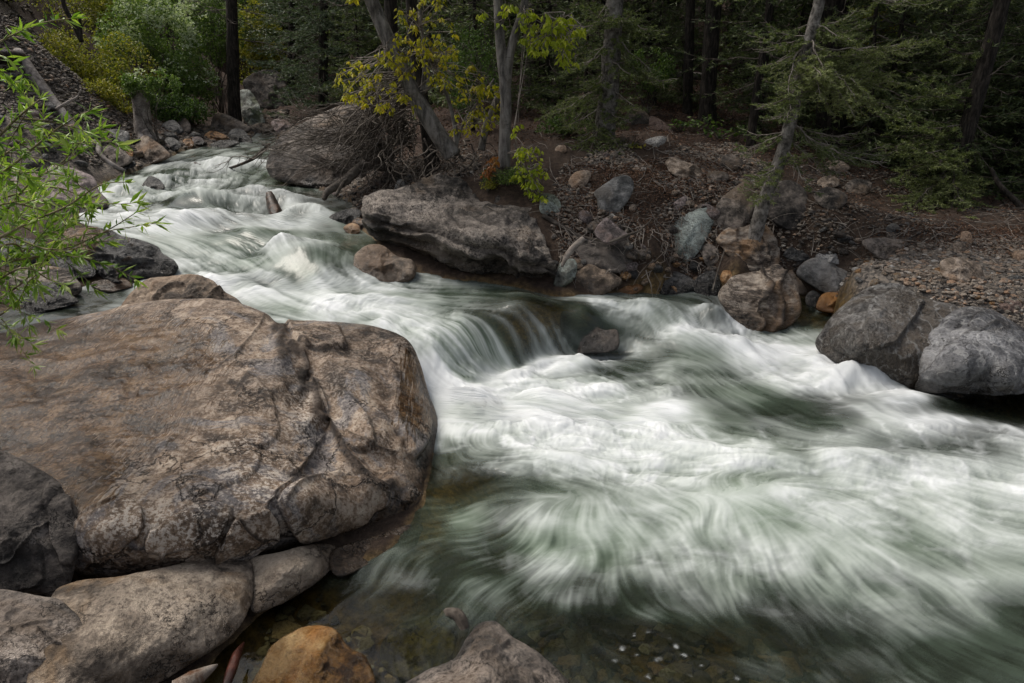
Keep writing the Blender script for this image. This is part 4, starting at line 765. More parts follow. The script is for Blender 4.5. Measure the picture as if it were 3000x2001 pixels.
rock('tall grey-green boulder streaked with pale lichen', [(1531, 554), (1545, 510), (1574, 491), (1622, 475), (1637, 491), (1637, 518), (1620, 548), (1588, 584), (1561, 592), (1536, 574)], 'mossy', thick=.65, rough=.7, facets=[(.5, -.5, -.5), (.6, .5, .1)], pale=[(1590, 520, 14, 40, .7), (1570, 560, 25, 20, .5)])
rock('charcoal-grey boulder left of the leaning fir trunk', [(1643, 482), (1654, 457), (1692, 427), (1724, 413), (1736, 459), (1722, 492), (1692, 525), (1665, 526), (1646, 502)], 'grey2', thick=.7, rough=.8)
rock('dark boulder with a flat top right of the leaning fir trunk', [(1752, 468), (1777, 433), (1804, 413), (1841, 428), (1856, 459), (1856, 504), (1814, 518), (1774, 500)], 'shade', thick=.65, facets=[(.35, 0, -.9), (.6, .3, .2)], rough=1.0)
rock('rusty split rock with wood-like grain below the leaning fir', [(1643, 551), (1670, 524), (1694, 523), (1745, 512), (1766, 523), (1783, 550), (1789, 588), (1774, 608), (1748, 617), (1708, 615), (1680, 590)], 'layer', thick=.75, rough=1.6, layers=.04, cracks=[([(1745, 515), (1752, 550), (1770, 600)], 4, .05), ([(1690, 535), (1700, 570), (1735, 605)], 4, .03)], foot=(1730, 620))
rock('small dark stone wedged left of the rusty split rock', [(1611, 571), (1625, 559), (1649, 573), (1651, 602), (1635, 613), (1617, 597)], 'grey2', thick=.7)
rock('striped beige boulder standing in the water, split by a vertical cleft', [(1648, 680), (1665, 652), (1686, 633), (1750, 620), (1785, 605), (1809, 630), (1834, 673), (1835, 715), (1800, 745), (1745, 754), (1708, 746), (1670, 712)], 'layer', thick=.75, foot=(1755, 752), shift=.15, rough=.8, facets=[(.6, -.7, -.3), (.68, .9, 0), (.6, 0, -.5)], cracks=[([(1757, 622), (1756, 660), (1748, 700), (1745, 748)], 5, .10), ([(1794, 625), (1790, 680), (1796, 740)], 6, .06)])
rock('long narrow tan stone right of the striped boulder', [(1808, 630), (1820, 621), (1851, 665), (1846, 675), (1825, 664)], 'tan', name='stone', cat='stone')
rock('flat-topped grey boulder with dark blotches on the right bank', [(1828, 628), (1855, 596), (1904, 592), (1956, 610), (2008, 645), (2002, 662), (1956, 682), (1919, 672), (1874, 659)], 'grey', thick=.6, rough=.7, facets=[(.42, -.1, -.85), (.6, .3, .3)], cracks=[([(1915, 620), (1925, 640), (1922, 665)], 3, .015)])
rock('pale blue-grey stone behind the flat-topped boulder', [(1872, 590), (1893, 576), (1915, 572), (1940, 585), (1951, 606), (1920, 604)], 'grey', name='stone', cat='stone', pale=[(1910, 585, 40, 20, .8)])
rock('bright orange rock between the flat-topped boulder and the slate-grey one', [(1877, 692), (1893, 673), (1926, 672), (1957, 686), (1934, 711), (1880, 712)], 'orange', thick=.7, rough=.9)
rock('small grey stone at the still water beside the orange rock', [(1849, 682), (1865, 667), (1885, 678), (1881, 700), (1855, 700)], 'grey', name='stone', cat='stone')
rock('blocky beige boulder sitting on the pebble bar', [(2157, 606), (2170, 594), (2205, 591), (2246, 605), (2257, 625), (2245, 642), (2215, 643), (2167, 634)], 'tan', thick=.65, facets=[(.5, 0, -.7), (.62, .2, .3)])
rock('broad brown rock with rough dark patches above the pebble bar', [(1980, 561), (1990, 548), (2040, 546), (2086, 556), (2089, 576), (2060, 592), (2015, 587)], 'grey2', thick=.6, rough=1.2)
rock('dark brown rock in the shade below the thick fir trunk', [(1868, 447), (1904, 429), (1946, 450), (1930, 473), (1890, 473)], 'grey2', thick=.65)
rock('dark oval rock right of the shaded brown one', [(1940, 425), (1965, 410), (2002, 420), (1990, 443), (1950, 443)], 'grey2', thick=.65)
rock('tan stone above the shaded brown rock', [(1877, 416), (1895, 405), (1921, 408), (1925, 426), (1885, 430)], 'tan', name='stone', cat='stone')
rock('beige stone at the foot of the thick fir trunk', [(1892, 381), (1905, 368), (1936, 371), (1952, 389), (1900, 394)], 'tan', name='stone', cat='stone')
rock('round blue-grey stone on the dark leaf litter', [(2034, 523), (2050, 512), (2067, 522), (2061, 535), (2039, 534)], 'grey', name='stone', cat='stone')
rock('squarish beige stone on the gravel under the low fir bough', [(2188, 561), (2200, 555), (2216, 560), (2216, 578), (2194, 579)], 'tan', name='stone', cat='stone')
rock('upright pale stone behind the squarish one', [(2205, 541), (2212, 531), (2229, 535), (2229, 559), (2209, 557)], 'tan', name='stone', cat='stone')
rock('dark hump of rock in the forest shade behind the firs', [(1416, 296), (1443, 256), (1470, 250), (1491, 267), (1502, 297), (1430, 306)], 'grey2', thick=.7, Y=12.6)
rock('sloping brown rock leaning against the dark hump in the forest', [(1492, 268), (1523, 279), (1547, 309), (1500, 314)], 'purple', thick=.5, Y=12.4)
rock('pale blue slab of stone on the forest edge among leaves', [(1480, 324), (1505, 314), (1530, 314), (1522, 332), (1493, 336)], 'grey', name='stone', cat='stone', pale=[(1505, 322, 30, 12, .9)])
rock('dark wet stone at the water line below the earth bank', [(1470, 655), (1500, 628), (1545, 622), (1590, 640), (1600, 662), (1540, 674)], 'dark', thick=.6, wet=.3)
rock('dark wet cobble under the roots at the far water edge', [(1590, 655), (1612, 628), (1640, 622), (1655, 645), (1648, 672), (1610, 678)], 'dark', wet=.5, name='stone', cat='stone')
rock('rust-brown stone at the waterline under the earth bank', [(1520, 662), (1535, 642), (1560, 638), (1572, 655), (1560, 672)], 'orange', name='stone', cat='stone')
rock('flat orange-brown stone beside the rounded olive boulder', [(1418, 668), (1440, 655), (1470, 652), (1476, 664), (1448, 674)], 'orange', name='stone', cat='stone')
rock('small square tan stone near the twin-stemmed maple', [(1274, 343), (1283, 333), (1298, 335), (1299, 348), (1282, 352)], 'tan', name='stone', cat='stone')
rock('rectangular rust-coloured block beside the rusty split rock', [(1655, 640), (1660, 622), (1682, 608), (1698, 616), (1690, 634), (1668, 648)], 'orange', name='stone', cat='stone', thick=.6)
rock('dark pointed slab behind the flat-topped grey boulder', [(1800, 588), (1815, 566), (1850, 560), (1870, 575), (1850, 596)], 'dark', thick=.5)
rock('oblong grey cobble between the tree roots and the long boulder', [(906, 434), (912, 415), (924, 412), (932, 430), (922, 442), (908, 442)], 'grey', name='stone', cat='stone')
rock('beige stone at the right edge of the pebble bar', [(2322, 586), (2335, 575), (2365, 578), (2370, 596), (2335, 600)], 'tan', name='stone', cat='stone')
rock('greyish-mauve stone lying behind the slate-grey boulder', [(2285, 705), (2300, 690), (2335, 690), (2350, 706), (2330, 716)], 'purple', name='stone', cat='stone')
# ------------------------------------------------------------------ plants
def leaf_mat(name, stops, trans=.35, rough=.55, attr='tint'):
    m, g = new_mat(name); v = g.vec(rand=False)
    c = g.ramp(g.math('ADD', g.attr(attr), g.math('MULTIPLY', g.math('SUBTRACT', g.noise(v, 1.7, 3), .5), .5)), stops)
    p = g.pbr(c, rough, None, .35); t = g.n('ShaderNodeBsdfTranslucent', {'Color': g.mix(1.0, c, (1.0, 1.1, .5), 'MULTIPLY')}).outputs[0]
    g.out(g.n('ShaderNodeMixShader', {0: trans, 1: p, 2: t}).outputs[0]); return m
def bark_mat(name, dark, base, light, stretch=(6, 6, 1.2), scale=2.0, rough=.9, marks=0.0):
    m, g = new_mat(name); v = g.vec(stretch); vv = g.vec()
    n1 = g.noise(v, 2.2*scale, 8, .7, .3); n2 = g.noise(vv, 3*scale, 6, .65)
    c = g.ramp(n1, [(.38, dark), (.5, base), (.64, light)])
    c = g.mix(g.step(n2, .5, .66), c, g.mix(1.0, c, (.6, .58, .55), 'MULTIPLY'))
    if marks:
        w = g.noise(g.vec((1.5, 1.5, 9)), 3.0, 4, .7); c = g.mix(g.math('MULTIPLY', g.step(w, .6, .68), marks), c, dark)
    g.out(g.pbr(c, rough, g.bump(n1, .9, .03), .25)); return m
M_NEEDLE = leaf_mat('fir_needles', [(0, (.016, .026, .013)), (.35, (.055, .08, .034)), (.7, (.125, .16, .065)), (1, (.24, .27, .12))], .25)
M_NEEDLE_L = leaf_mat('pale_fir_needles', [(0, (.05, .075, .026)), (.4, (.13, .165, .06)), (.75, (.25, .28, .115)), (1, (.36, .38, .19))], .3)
M_NEEDLE_B = leaf_mat('blue_spruce_needles', [(0, (.022, .038, .024)), (.4, (.075, .11, .065)), (.75, (.15, .195, .125)), (1, (.25, .30, .20))], .2)
M_DARKBARK = bark_mat('dark_fir_bark', (.008, .007, .006), (.028, .023, .019), (.07, .058, .048))
M_GREYBARK = bark_mat('grey_maple_bark', (.06, .055, .05), (.17, .155, .14), (.28, .26, .24), (3, 3, .8), 1.6, .85, .6)
M_PALEBARK = bark_mat('pale_fir_bark', (.05, .045, .04), (.17, .155, .14), (.30, .28, .255), (3, 3, 2.5), 2.2, .85, .85)
M_TWIG = bark_mat('bare_twigs', (.03, .024, .02), (.09, .075, .062), (.20, .175, .15), (1, 1, 1), 2)
M_TWIG_P = bark_mat('pale_bare_twigs', (.10, .085, .075), (.22, .19, .165), (.36, .32, .28), (1, 1, 1), 2)
M_LOG = bark_mat('bleached_driftwood', (.08, .068, .06), (.25, .22, .20), (.42, .38, .35), (1, 1, 1), 2.4, .7)
M_WETLOG = bark_mat('wet_driftwood', (.008, .007, .006), (.03, .022, .017), (.11, .06, .035), (1.5, 1.5, 1), 2.0, .35)
M_MAPLE = leaf_mat('young_maple_leaves', [(0, (.16, .15, .010)), (.4, (.34, .32, .02)), (.75, (.52, .47, .04)), (1, (.58, .42, .06))], .45)
M_LIME = leaf_mat('lime_maple_leaves', [(0, (.15, .20, .015)), (.5, (.34, .40, .03)), (1, (.52, .52, .06))], .45)
M_BUSH = leaf_mat('olive_shrub_leaves', [(0, (.05, .065, .012)), (.4, (.17, .19, .025)), (.75, (.34, .32, .045)), (1, (.46, .37, .06))], .35)
M_GREEN = leaf_mat('green_shrub_leaves', [(0, (.03, .06, .015)), (.4, (.085, .15, .03)), (.75, (.17, .25, .06)), (1, (.30, .35, .13))], .35)
M_BLOSSOM = leaf_mat('white_blossom', [(0, (.30, .38, .22)), (.5, (.52, .58, .42)), (1, (.72, .75, .64))], .3)
M_RUST = leaf_mat('rusty_leaves', [(0, (.12, .04, .012)), (.5, (.28, .10, .025)), (1, (.36, .18, .05))], .3)
M_WILLOW = leaf_mat('willow_leaves', [(0, (.07, .15, .02)), (.45, (.20, .33, .045)), (.8, (.34, .46, .09)), (1, (.50, .56, .20))], .4, .4)
M_WSTEM = bark_mat('willow_stems', (.10, .08, .04), (.24, .20, .11), (.38, .33, .20), (1, 1, 1), 3)

def needles(mb, P, D, ln, wd, rs, a, spread=.9):
    """one slim face per needle, springing from points P of twigs running along D"""
    n = len(P); r = rs.normal(0, 1, (n, 3)); side = r - (r*D).sum(1)[:, None]*D; side /= np.linalg.norm(side, axis=1)[:, None] + 1e-9
    side[:, 2] = side[:, 2]*.55 + .12
    d = D*.55 + side*spread; d /= np.linalg.norm(d, axis=1)[:, None] + 1e-9
    w = np.cross(d, rs.normal(0, 1, (n, 3))); w /= np.linalg.norm(w, axis=1)[:, None] + 1e-9
    L = (ln*rs.uniform(.6, 1.2, n))[:, None]
    v = np.stack([P - w*wd*.5, P + w*wd*.5, P + d*L], 1).reshape(-1, 3)
    mb.add(v, None, np.arange(3*n).reshape(-1, 3), np.repeat(np.clip(a + rs.normal(0, .16, n), 0, 1), 3))
def spray(nb, tb, p0, p1, sag, rs, nl=.045, nw=.008, sp=.016, twig_sp=.055, wlen=.42, bare=0.0, a=.5, r0=.012, flat=.25, barein=.25, up=0.0):
    """one fir bough: axis, side twigs in a drooping fan, needles along all of them"""
    ax_ = bend(p0, p1, 12, sag, .18, rs.uniform(-.08, .08), rs); L = np.linalg.norm(p1-p0)
    if tb is not None: tube(tb, ax_, np.linspace(r0, r0*.25, 12), 4)
    cum = np.concatenate([[0], np.cumsum(np.linalg.norm(np.diff(ax_, axis=0), axis=1))]); LT = cum[-1]
    NP, ND = [], []
    for i, s in enumerate(np.arange(.08*LT, LT, twig_sp)):
        f = s/LT; p = np.array([np.interp(s, cum, ax_[:, k]) for k in range(3)]); q = np.array([np.interp(min(s+.03, LT), cum, ax_[:, k]) for k in range(3)])
        t = q - p; t /= np.linalg.norm(t) + 1e-9
        lat = np.cross(t, [0, 0, 1.0]); lat /= np.linalg.norm(lat) + 1e-9; lat *= 1 if i % 2 else -1
        tl = L*wlen*(1 - f)**.7*(.35 + .65*min(1, f*4))*rs.uniform(.6, 1.15) + .04
        d = t*rs.uniform(.5, .9) + lat*rs.uniform(.7, 1.0) + np.array([0, 0, rs.normal(-.12 + up, flat)]); d /= np.linalg.norm(d)
        m_ = max(3, int(tl/.05)); tw = bend(p, p + d*tl, m_, rs.uniform(.02, .16), .12, 0, rs)
        if tb is not None and (tl > .10): tube(tb, tw, np.linspace(r0*.38, r0*.14, m_), 3, cap=False)
        isb = rs.random() < bare
        if not isb:
            k = max(2, int(tl/sp)); u_ = rs.random(k)*.98 + .02; u_ = barein*.5*(1-f) + u_*(1-barein*.5*(1-f)); idx = u_*(m_-1); i0 = np.minimum(idx.astype(int), m_-2); fr = (idx-i0)[:, None]
            NP.append(tw[i0]*(1-fr) + tw[i0+1]*fr); dd = tw[i0+1]-tw[i0]; ND.append(dd/(np.linalg.norm(dd, axis=1)[:, None]+1e-9))
    if NP:
        P = np.vstack(NP); D = np.vstack(ND); needles(nb, P, D, nl, nw, rs, a)
def leaves(mb, P, D, ln, wd, rs, a, fold=.25):
    """folded pointed leaves at P pointing along D"""
    n = len(P); D = D/(np.linalg.norm(D, axis=1)[:, None] + 1e-9)
    w = np.cross(D, rs.normal(0, 1, (n, 3)) + np.array([0, 0, 1.2])); w /= np.linalg.norm(w, axis=1)[:, None] + 1e-9
    nn = np.cross(w, D); L = (np.broadcast_to(ln, n)*rs.uniform(.7, 1.2, n))[:, None]; Wd = (np.broadcast_to(wd, n)*rs.uniform(.75, 1.2, n))[:, None]
    tip = P + D*L - nn*L*.12
    v = np.stack([P, P + D*L*.42 + w*Wd*.5 - nn*Wd*fold, tip, P + D*L*.42 - w*Wd*.5 - nn*Wd*fold, P + D*L*.5], 1).reshape(-1, 3)
    b = np.arange(n)[:, None]*5
    t = np.concatenate([b + [0, 1, 4], b + [1, 2, 4], b + [2, 3, 4], b + [3, 0, 4]]).reshape(-1, 3)
    mb.add(v, None, t, np.repeat(np.clip(a + rs.normal(0, .2, n), 0, 1), 5))
def trunk_path(px, Y, top):
    """a trunk through points of the picture at one distance, continued to its full height"""
    P = np.array([at_y(x, y, Y) for x, y in px]); z0 = ground_z(P[0, 0], P[0, 1]); P[0, 2] = min(P[0, 2], float(z0)) - .1
    d = P[-1] - P[-2]; d /= np.linalg.norm(d); 
    if d[2] > .2:
        d = np.array([d[0]*.5, d[1], d[2]]); d /= np.linalg.norm(d)
        k = (z0 + top - P[-1, 2])/d[2]
        if k > .3: P = np.vstack([P, P[-1] + d*k*np.linspace(.2, 1, 5)[:, None]])
    return smooth_poly(P, 6, False)
def fir(label, px, Y, r0, top, bark, needle, seed, n=60, z_from=1.0, Lmax=1.8, name='fir_tree', boughs=(), group=None, fine=1.0, bare=.15, dead=0, a=.5, sag=.10, sides=12, dup_xy=None, flare=.5):
    rs = np.random.default_rng(seed); P = trunk_path(px, Y, top) if px is not None else np.stack([np.zeros(14), np.zeros(14), np.linspace(-.2, top, 14)], 1)
    o = empty(name, P[0] + [0, 0, .1], label, 'tree', group)
    hgt = P[:, 2] - P[0, 2]; rad = r0*np.clip(1 - hgt/(top + .3), .06, 1)**.8*(1 + flare*np.exp(-hgt/.25))
    tb = MB(); tube(tb, P, rad, sides, 0, .16, seed=seed); tb.build('trunk', bark, o)
    nb, br = MB(), MB()
    for b in boughs:      # (start, end, distance change, sag, bare share, tint)
        x0, y0, x1, y1, dy, sg, bs, ta = b
        spray(nb, br, at_y(x0, y0, Y), at_y(x1, y1, Y + dy), sg, rs, .050*fine, .012*fine, .0052*fine, .040*fine, .46, bs*.7, ta, .011)
        if bs < .9:
            for _ in range(2): spray(nb, br, at_y(x0 + rs.normal(0, 5), y0 + rs.normal(0, 12), Y), at_y(x1 - (x1-x0)*rs.uniform(0, .3) + rs.normal(0, 14), y1 + rs.normal(0, 22), Y + dy*.5 + .35 + rs.normal(0, .2)), sg, rs, .050*fine, .012*fine, .007*fine, .048*fine, .44, bs*.6, ta - .08, .008)
    for i in range(n):
        f = (i + rs.random())/n; z = z_from + (top - z_from - .2)*f
        k = np.interp(z, hgt, np.arange(len(P))); k0 = int(min(k, len(P)-2)); p = P[k0] + (P[k0+1]-P[k0])*(k-k0)
        ang = i*2.399 + rs.uniform(-.5, .5); L = Lmax*(1 - (z - z_from)/(top - z_from + .5))**.75*rs.uniform(.65, 1.1) + .2
        e = p + np.array([math.cos(ang)*L, math.sin(ang)*L, rs.uniform(-.25, .12)*L])
        isd = rs.random() < dead
        spray(nb, br, p, e, sag, rs, .060*fine, .014*fine, .0095*fine, .065*fine, .42, 1.0 if isd else bare, a, .011 if not isd else .013)
    if nb.n: nb.build('foliage', needle, o, smooth=False)
    if br.n: br.build('branch', M_TWIG_P if bark is M_PALEBARK else M_TWIG, o).name = 'branchwork'
    return o
def copy_tree(src, loc, rz, sc, label=None):
    c = src.copy(); COL.objects.link(c); c.location = loc; c.rotation_euler = (0, 0, rz); c.scale = (sc, sc, sc)
    if label: c['label'] = label
    for ch in src.children:
        d = ch.copy(); COL.objects.link(d); d.parent = c
    return c
# named firs ------------------------------------------------------------------------------------
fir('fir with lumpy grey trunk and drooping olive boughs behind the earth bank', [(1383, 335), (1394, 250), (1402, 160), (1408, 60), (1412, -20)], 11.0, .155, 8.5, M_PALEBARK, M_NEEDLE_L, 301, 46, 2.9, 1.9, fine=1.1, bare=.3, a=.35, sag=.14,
    boughs=[(1405, 20, 1290, 70, -.3, .12, .2, .4), (1408, 15, 1530, 75, -.4, .1, .2, .4), (1404, 60, 1500, 165, -.5, .05, .35, .4), (1400, 90, 1285, 150, -.4, .12, .4, .4), (1402, 120, 1545, 190, -.3, .16, .3, .5), (1398, 130, 1470, 170, -.6, .05, .2, .45), (1396, 170, 1330, 200, -.6, .1, .2, .4), (1396, 185, 1235, 270, -.5, .05, .4, .5), (1392, 230, 1290, 300, -.6, .05, .4, .5),
            (1390, 250, 1440, 270, -.5, .1, .3, .4), (1388, 270, 1310, 345, -.6, .02, .3, .5), (1388, 280, 1340, 370, -.8, .02, .3, .5), (1386, 290, 1440, 370, -.8, -.05, .3, .45), (1400, 200, 1460, 250, -.8, .1, .3, .4), (1404, 30, 1340, 20, -.8, .15, .1, .4), (1404, 30, 1470, 10, -.8, .15, .1, .4)])
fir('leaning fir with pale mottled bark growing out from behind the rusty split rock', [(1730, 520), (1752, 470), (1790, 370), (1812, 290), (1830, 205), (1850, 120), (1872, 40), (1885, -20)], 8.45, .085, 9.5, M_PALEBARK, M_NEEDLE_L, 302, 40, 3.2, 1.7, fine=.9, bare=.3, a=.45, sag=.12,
    boughs=[(1850, 120, 2115, 100, -.2, .04, .25, .6), (1848, 130, 2085, 190, .1, .02, .3, .55), (1840, 160, 1965, 265, -.5, -.12, .05, .75), (1838, 165, 1900, 180, -.7, -.1, .05, .7), (1842, 150, 1990, 215, -.4, -.1, .1, .65), (1830, 205, 1740, 240, -.4, .1, .3, .5), (1832, 200, 1960, 170, .4, .1, .2, .4), (1815, 280, 2045, 355, -.2, .1, .85, .3), (1812, 290, 1990, 300, .2, .06, 1.0, .3), (1808, 300, 1960, 400, -.1, .12, 1.0, .3),
            (1800, 330, 1890, 440, -.3, .08, 1.0, .3), (1805, 300, 1700, 330, -.2, .1, .5, .4), (1790, 365, 1750, 420, -.3, .1, .2, .6), (1785, 380, 1720, 400, -.3, .05, .3, .55), (1765, 435, 1725, 455, -.3, .1, .1, .6), (1860, 80, 1730, 60, -.3, .1, .4, .4), (1862, 70, 1980, 30, .3, .1, .2, .45), (1850, 110, 1720, 150, 0, .1, .3, .35), (1868, 50, 1960, 90, -.5, .05, .1, .5), (1795, 350, 1850, 350, -.4, .1, .2, .5), (1822, 240, 1760, 270, -.3, .1, .6, .4), (1840, 160, 1800, 200, -.4, .05, .3, .5), (1838, 118, 1950, 245, -.6, -.1, 0, .7), (1852, 105, 1800, 235, -.5, -.05, .05, .6), (1862, 85, 1905, 205, -.5, -.08, .05, .65), (1845, 140, 1880, 240, -.5, -.1, .05, .7), (1830, 190, 1800, 290, -.5, 0, .2, .5)])
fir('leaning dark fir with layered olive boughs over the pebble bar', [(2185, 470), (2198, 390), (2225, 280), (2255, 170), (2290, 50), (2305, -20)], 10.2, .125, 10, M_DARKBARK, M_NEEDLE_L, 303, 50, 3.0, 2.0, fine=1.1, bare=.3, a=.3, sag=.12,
    boughs=[(2225, 280, 2035, 250, -.3, .08, .3, .4), (2222, 290, 2010, 345, .1, .02, .3, .35), (2210, 335, 2070, 330, -.6, .06, .3, .45), (2205, 350, 2060, 425, -.4, .0, .2, .5), (2200, 370, 2110, 480, -.6, -.05, .15, .6), (2196, 390, 2075, 500, -.9, -.04, .15, .6), (2195, 395, 2235, 500, -.8, -.05, .15, .6), (2195, 400, 2170, 540, -1.0, .02, .2, .6), (2197, 395, 2120, 545, -1.2, .02, .2, .55),
            (2240, 225, 2090, 175, -.2, .08, .3, .35), (2245, 200, 2060, 215, .3, .06, .3, .35), (2250, 180, 2340, 130, -.3, .1, .9, .3), (2230, 260, 2330, 330, -.3, .1, .9, .3), (2225, 280, 2300, 420, -.4, .1, .9, .3), (2205, 350, 2150, 390, -.9, 0, .1, .6), (2200, 370, 2200, 470, -1.0, 0, .1, .6), (2270, 120, 2140, 80, 0, .1, .3, .35)])
fir('massive fir trunk with deeply furrowed dark bark above the shaded rocks', [(1908, 380), (1908, 300), (1910, 200), (1915, 60), (1918, -20)], 13.2, .27, 13, M_DARKBARK, M_NEEDLE, 304, 70, 3.4, 2.6, bare=.2, fine=1.35, a=.35, flare=.8)
fir('thick furrowed dark trunk just behind the twin-stemmed maple', [(1235, 262), (1236, 150), (1238, 0)], 15.5, .30, 14, M_DARKBARK, M_NEEDLE, 305, 60, 3.6, 2.6, fine=1.5, a=.3)
fir('slimmer dark trunk in deep shade beside the furrowed one', [(1292, 255), (1293, 150), (1296, 0)], 16.5, .22, 13, M_DARKBARK, M_NEEDLE, 306, 55, 3.6, 2.4, fine=1.5, a=.3)
fir('thin dark trunk crossing in front of the fallen log', [(1578, 292), (1580, 170), (1586, 0)], 14.0, .10, 11, M_DARKBARK, M_NEEDLE, 307, 55, 2.6, 1.9, fine=1.4, a=.35, dead=.3)
fir('dark straight trunk behind the low green plants of the forest edge', [(1624, 300), (1628, 170), (1640, 0)], 13.6, .16, 12, M_DARKBARK, M_NEEDLE, 308, 60, 3.0, 2.1, fine=1.4, a=.35, dead=.3)
fir('black trunk on the slope above the fallen log', [(1690, 120), (1694, 60), (1700, -20)], 21, .28, 14, M_DARKBARK, M_NEEDLE, 309, 60, 4.5, 2.6, fine=1.8, a=.3)
fir('slender shaded trunk with wispy boughs left of the leaning pale fir', [(1722, 345), (1735, 230), (1760, 60), (1768, -20)], 12.2, .07, 8, M_DARKBARK, M_NEEDLE, 310, 50, 1.0, 1.3, fine=1.3, a=.45, bare=.3)
fir('spindly fir sapling at the forest edge beside the thick trunk', [(1990, 390), (1996, 300), (2004, 150), (2008, 60)], 12.0, .05, 5, M_DARKBARK, M_NEEDLE, 311, 45, .5, 1.4, fine=1.3, a=.5, bare=.3)
fir('dark straight fir with drooping dead boughs beside the upper creek', [(537, 285), (536, 200), (534, 100), (530, -20)], 18.8, .165, 13, M_DARKBARK, M_NEEDLE, 312, 70, 2.2, 2.3, fine=1.7, a=.3, dead=.65, sag=-.02, sides=10)
fir('dense bluish spruce with needled boughs down to the ground behind the dead branches', [(742, 292), (742, 150), (744, 0)], 20.5, .16, 10, M_DARKBARK, M_NEEDLE_B, 313, 170, .25, 2.0, name='spruce_tree', fine=1.55, bare=0, a=.6, sag=.06)
fir('second bluish spruce crowding the first one on its creek side', [(668, 282), (668, 150), (670, 0)], 23.5, .14, 9, M_DARKBARK, M_NEEDLE_B, 314, 130, .25, 1.8, name='spruce_tree', fine=1.8, bare=0, a=.55, sag=.06)
fir('spruce with rough scaly trunk and spreading roots beside the leaning maple', [(995, 395), (985, 330), (970, 230), (955, 120), (945, 0)], 10.5, .10, 11, M_DARKBARK, M_NEEDLE, 315, 60, 3.4, 2.1, name='spruce_tree', fine=1.2, a=.3, dead=.4, flare=.5)
fir('dark leaning trunk in shade close behind the spreading spruce roots', [(925, 330), (915, 230), (900, 100), (896, -20)], 12.5, .13, 11, M_DARKBARK, M_NEEDLE, 316, 60, 2.6, 2.0, fine=1.4, a=.35, dead=.5)
fir('shaded fir with brushy boughs at the far right edge above the gravel', [(2330, 400), (2345, 250), (2370, 0)], 12.5, .13, 11, M_DARKBARK, M_NEEDLE, 317, 75, 1.2, 2.2, fine=1.4, a=.4, bare=.3, boughs=[(2390, 10, 2245, 140, -1.5, -.05, 1.0, .4), (2380, 60, 2260, 110, -1.2, -.03, 1.0, .4), (2380, 90, 2280, 160, -1.0, -.05, 1.0, .4)])
fir('shaded fir between the massive trunk and the leaning dark fir', [(2070, 350), (2075, 200), (2085, 0)], 14.5, .13, 11, M_DARKBARK, M_NEEDLE, 318, 90, .8, 2.1, fine=1.5, a=.5, bare=.2)
# forest behind: copies of three trees ------------------------------------------------------------
protos = [fir('dark fir crowded into the shaded forest behind the far bank', None, 0, .2, 12, M_DARKBARK, M_NEEDLE, 330 + i, 110, 1.0 + .8*i, 2.5, fine=2.0, a=.3 + .08*i, bare=.1, group='firs in the shaded forest', sides=8) for i in range(3)]
young = [fir('young bushy fir in the forest shade', None, 0, .05, 3.6, M_DARKBARK, M_NEEDLE, 360 + i, 70, .15, 1.15, name='young_fir', fine=1.6, a=.5 + .1*i, bare=.05, group='young firs in the forest', sides=7) for i in range(2)]
YOUNG = '1080 17.5;1200 19;1345 17;1470 20;1530 15.5;1700 16.5;1760 15;1830 16.5;1960 15.5;2040 17;2120 15;2170 17.5;2240 14.5;2290 16;2350 14.2;2420 15;1010 16;860 18;2140 10.9;2065 11.8;2255 11.2;1965 12.6;2320 10.6;1330 13;1250 14.5;1475 14.5;1700 13.6;1100 14;2190 13;2400 11.5;2010 13.5;900 21;2010 20;1640 21;1420 23;1880 21'
for i, row in enumerate(YOUNG.split(';')):
    px_, Y_ = [float(a) for a in row.split()]; x = (px_ - W/2)/F*Y_/math.cos(PITCH)*.97; s = random.uniform(.7, 1.35)
    loc = (x, Y_, float(ground_z(x, Y_)) - .05)
    if i < 2: o = young[i]; o.location = loc; o.scale = (s, s, s)
    else: copy_tree(young[i % 2], loc, random.uniform(0, 6), s)
FOREST = """1100 20;1180 24;1150 29;1320 22;1370 27;1440 20;1500 25;1545 30;1660 18;1760 24;1800 18;1850 29;1960 17.5;2010 23;2110 18;2160 26;2230 17;2300 21;2380 17;2450 23;2420 13.5;2560 18;2600 14;2520 28;1040 27;980 24;880 27;
820 25;780 30;720 33;950 32;1250 34;1400 35;1600 36;1750 34;1900 35;2060 32;2200 33;2350 30;640 34;560 36;2700 20;2800 26;1700 28;1580 23;2260 27;1900 22"""
for i, row in enumerate(FOREST.replace('\n', '').split(';')):
    px_, Y_ = [float(a) for a in row.split()]; x = (px_ - W/2)/F*Y_/math.cos(PITCH)*.96
    loc = (x, Y_, float(ground_z(x, Y_)) - .1); s = random.uniform(.85, 1.25)
    if i < 3: o = protos[i]; o.location = loc; o.scale = (s, s, s)
    else: copy_tree(protos[i % 3], loc, random.uniform(0, 6), s)
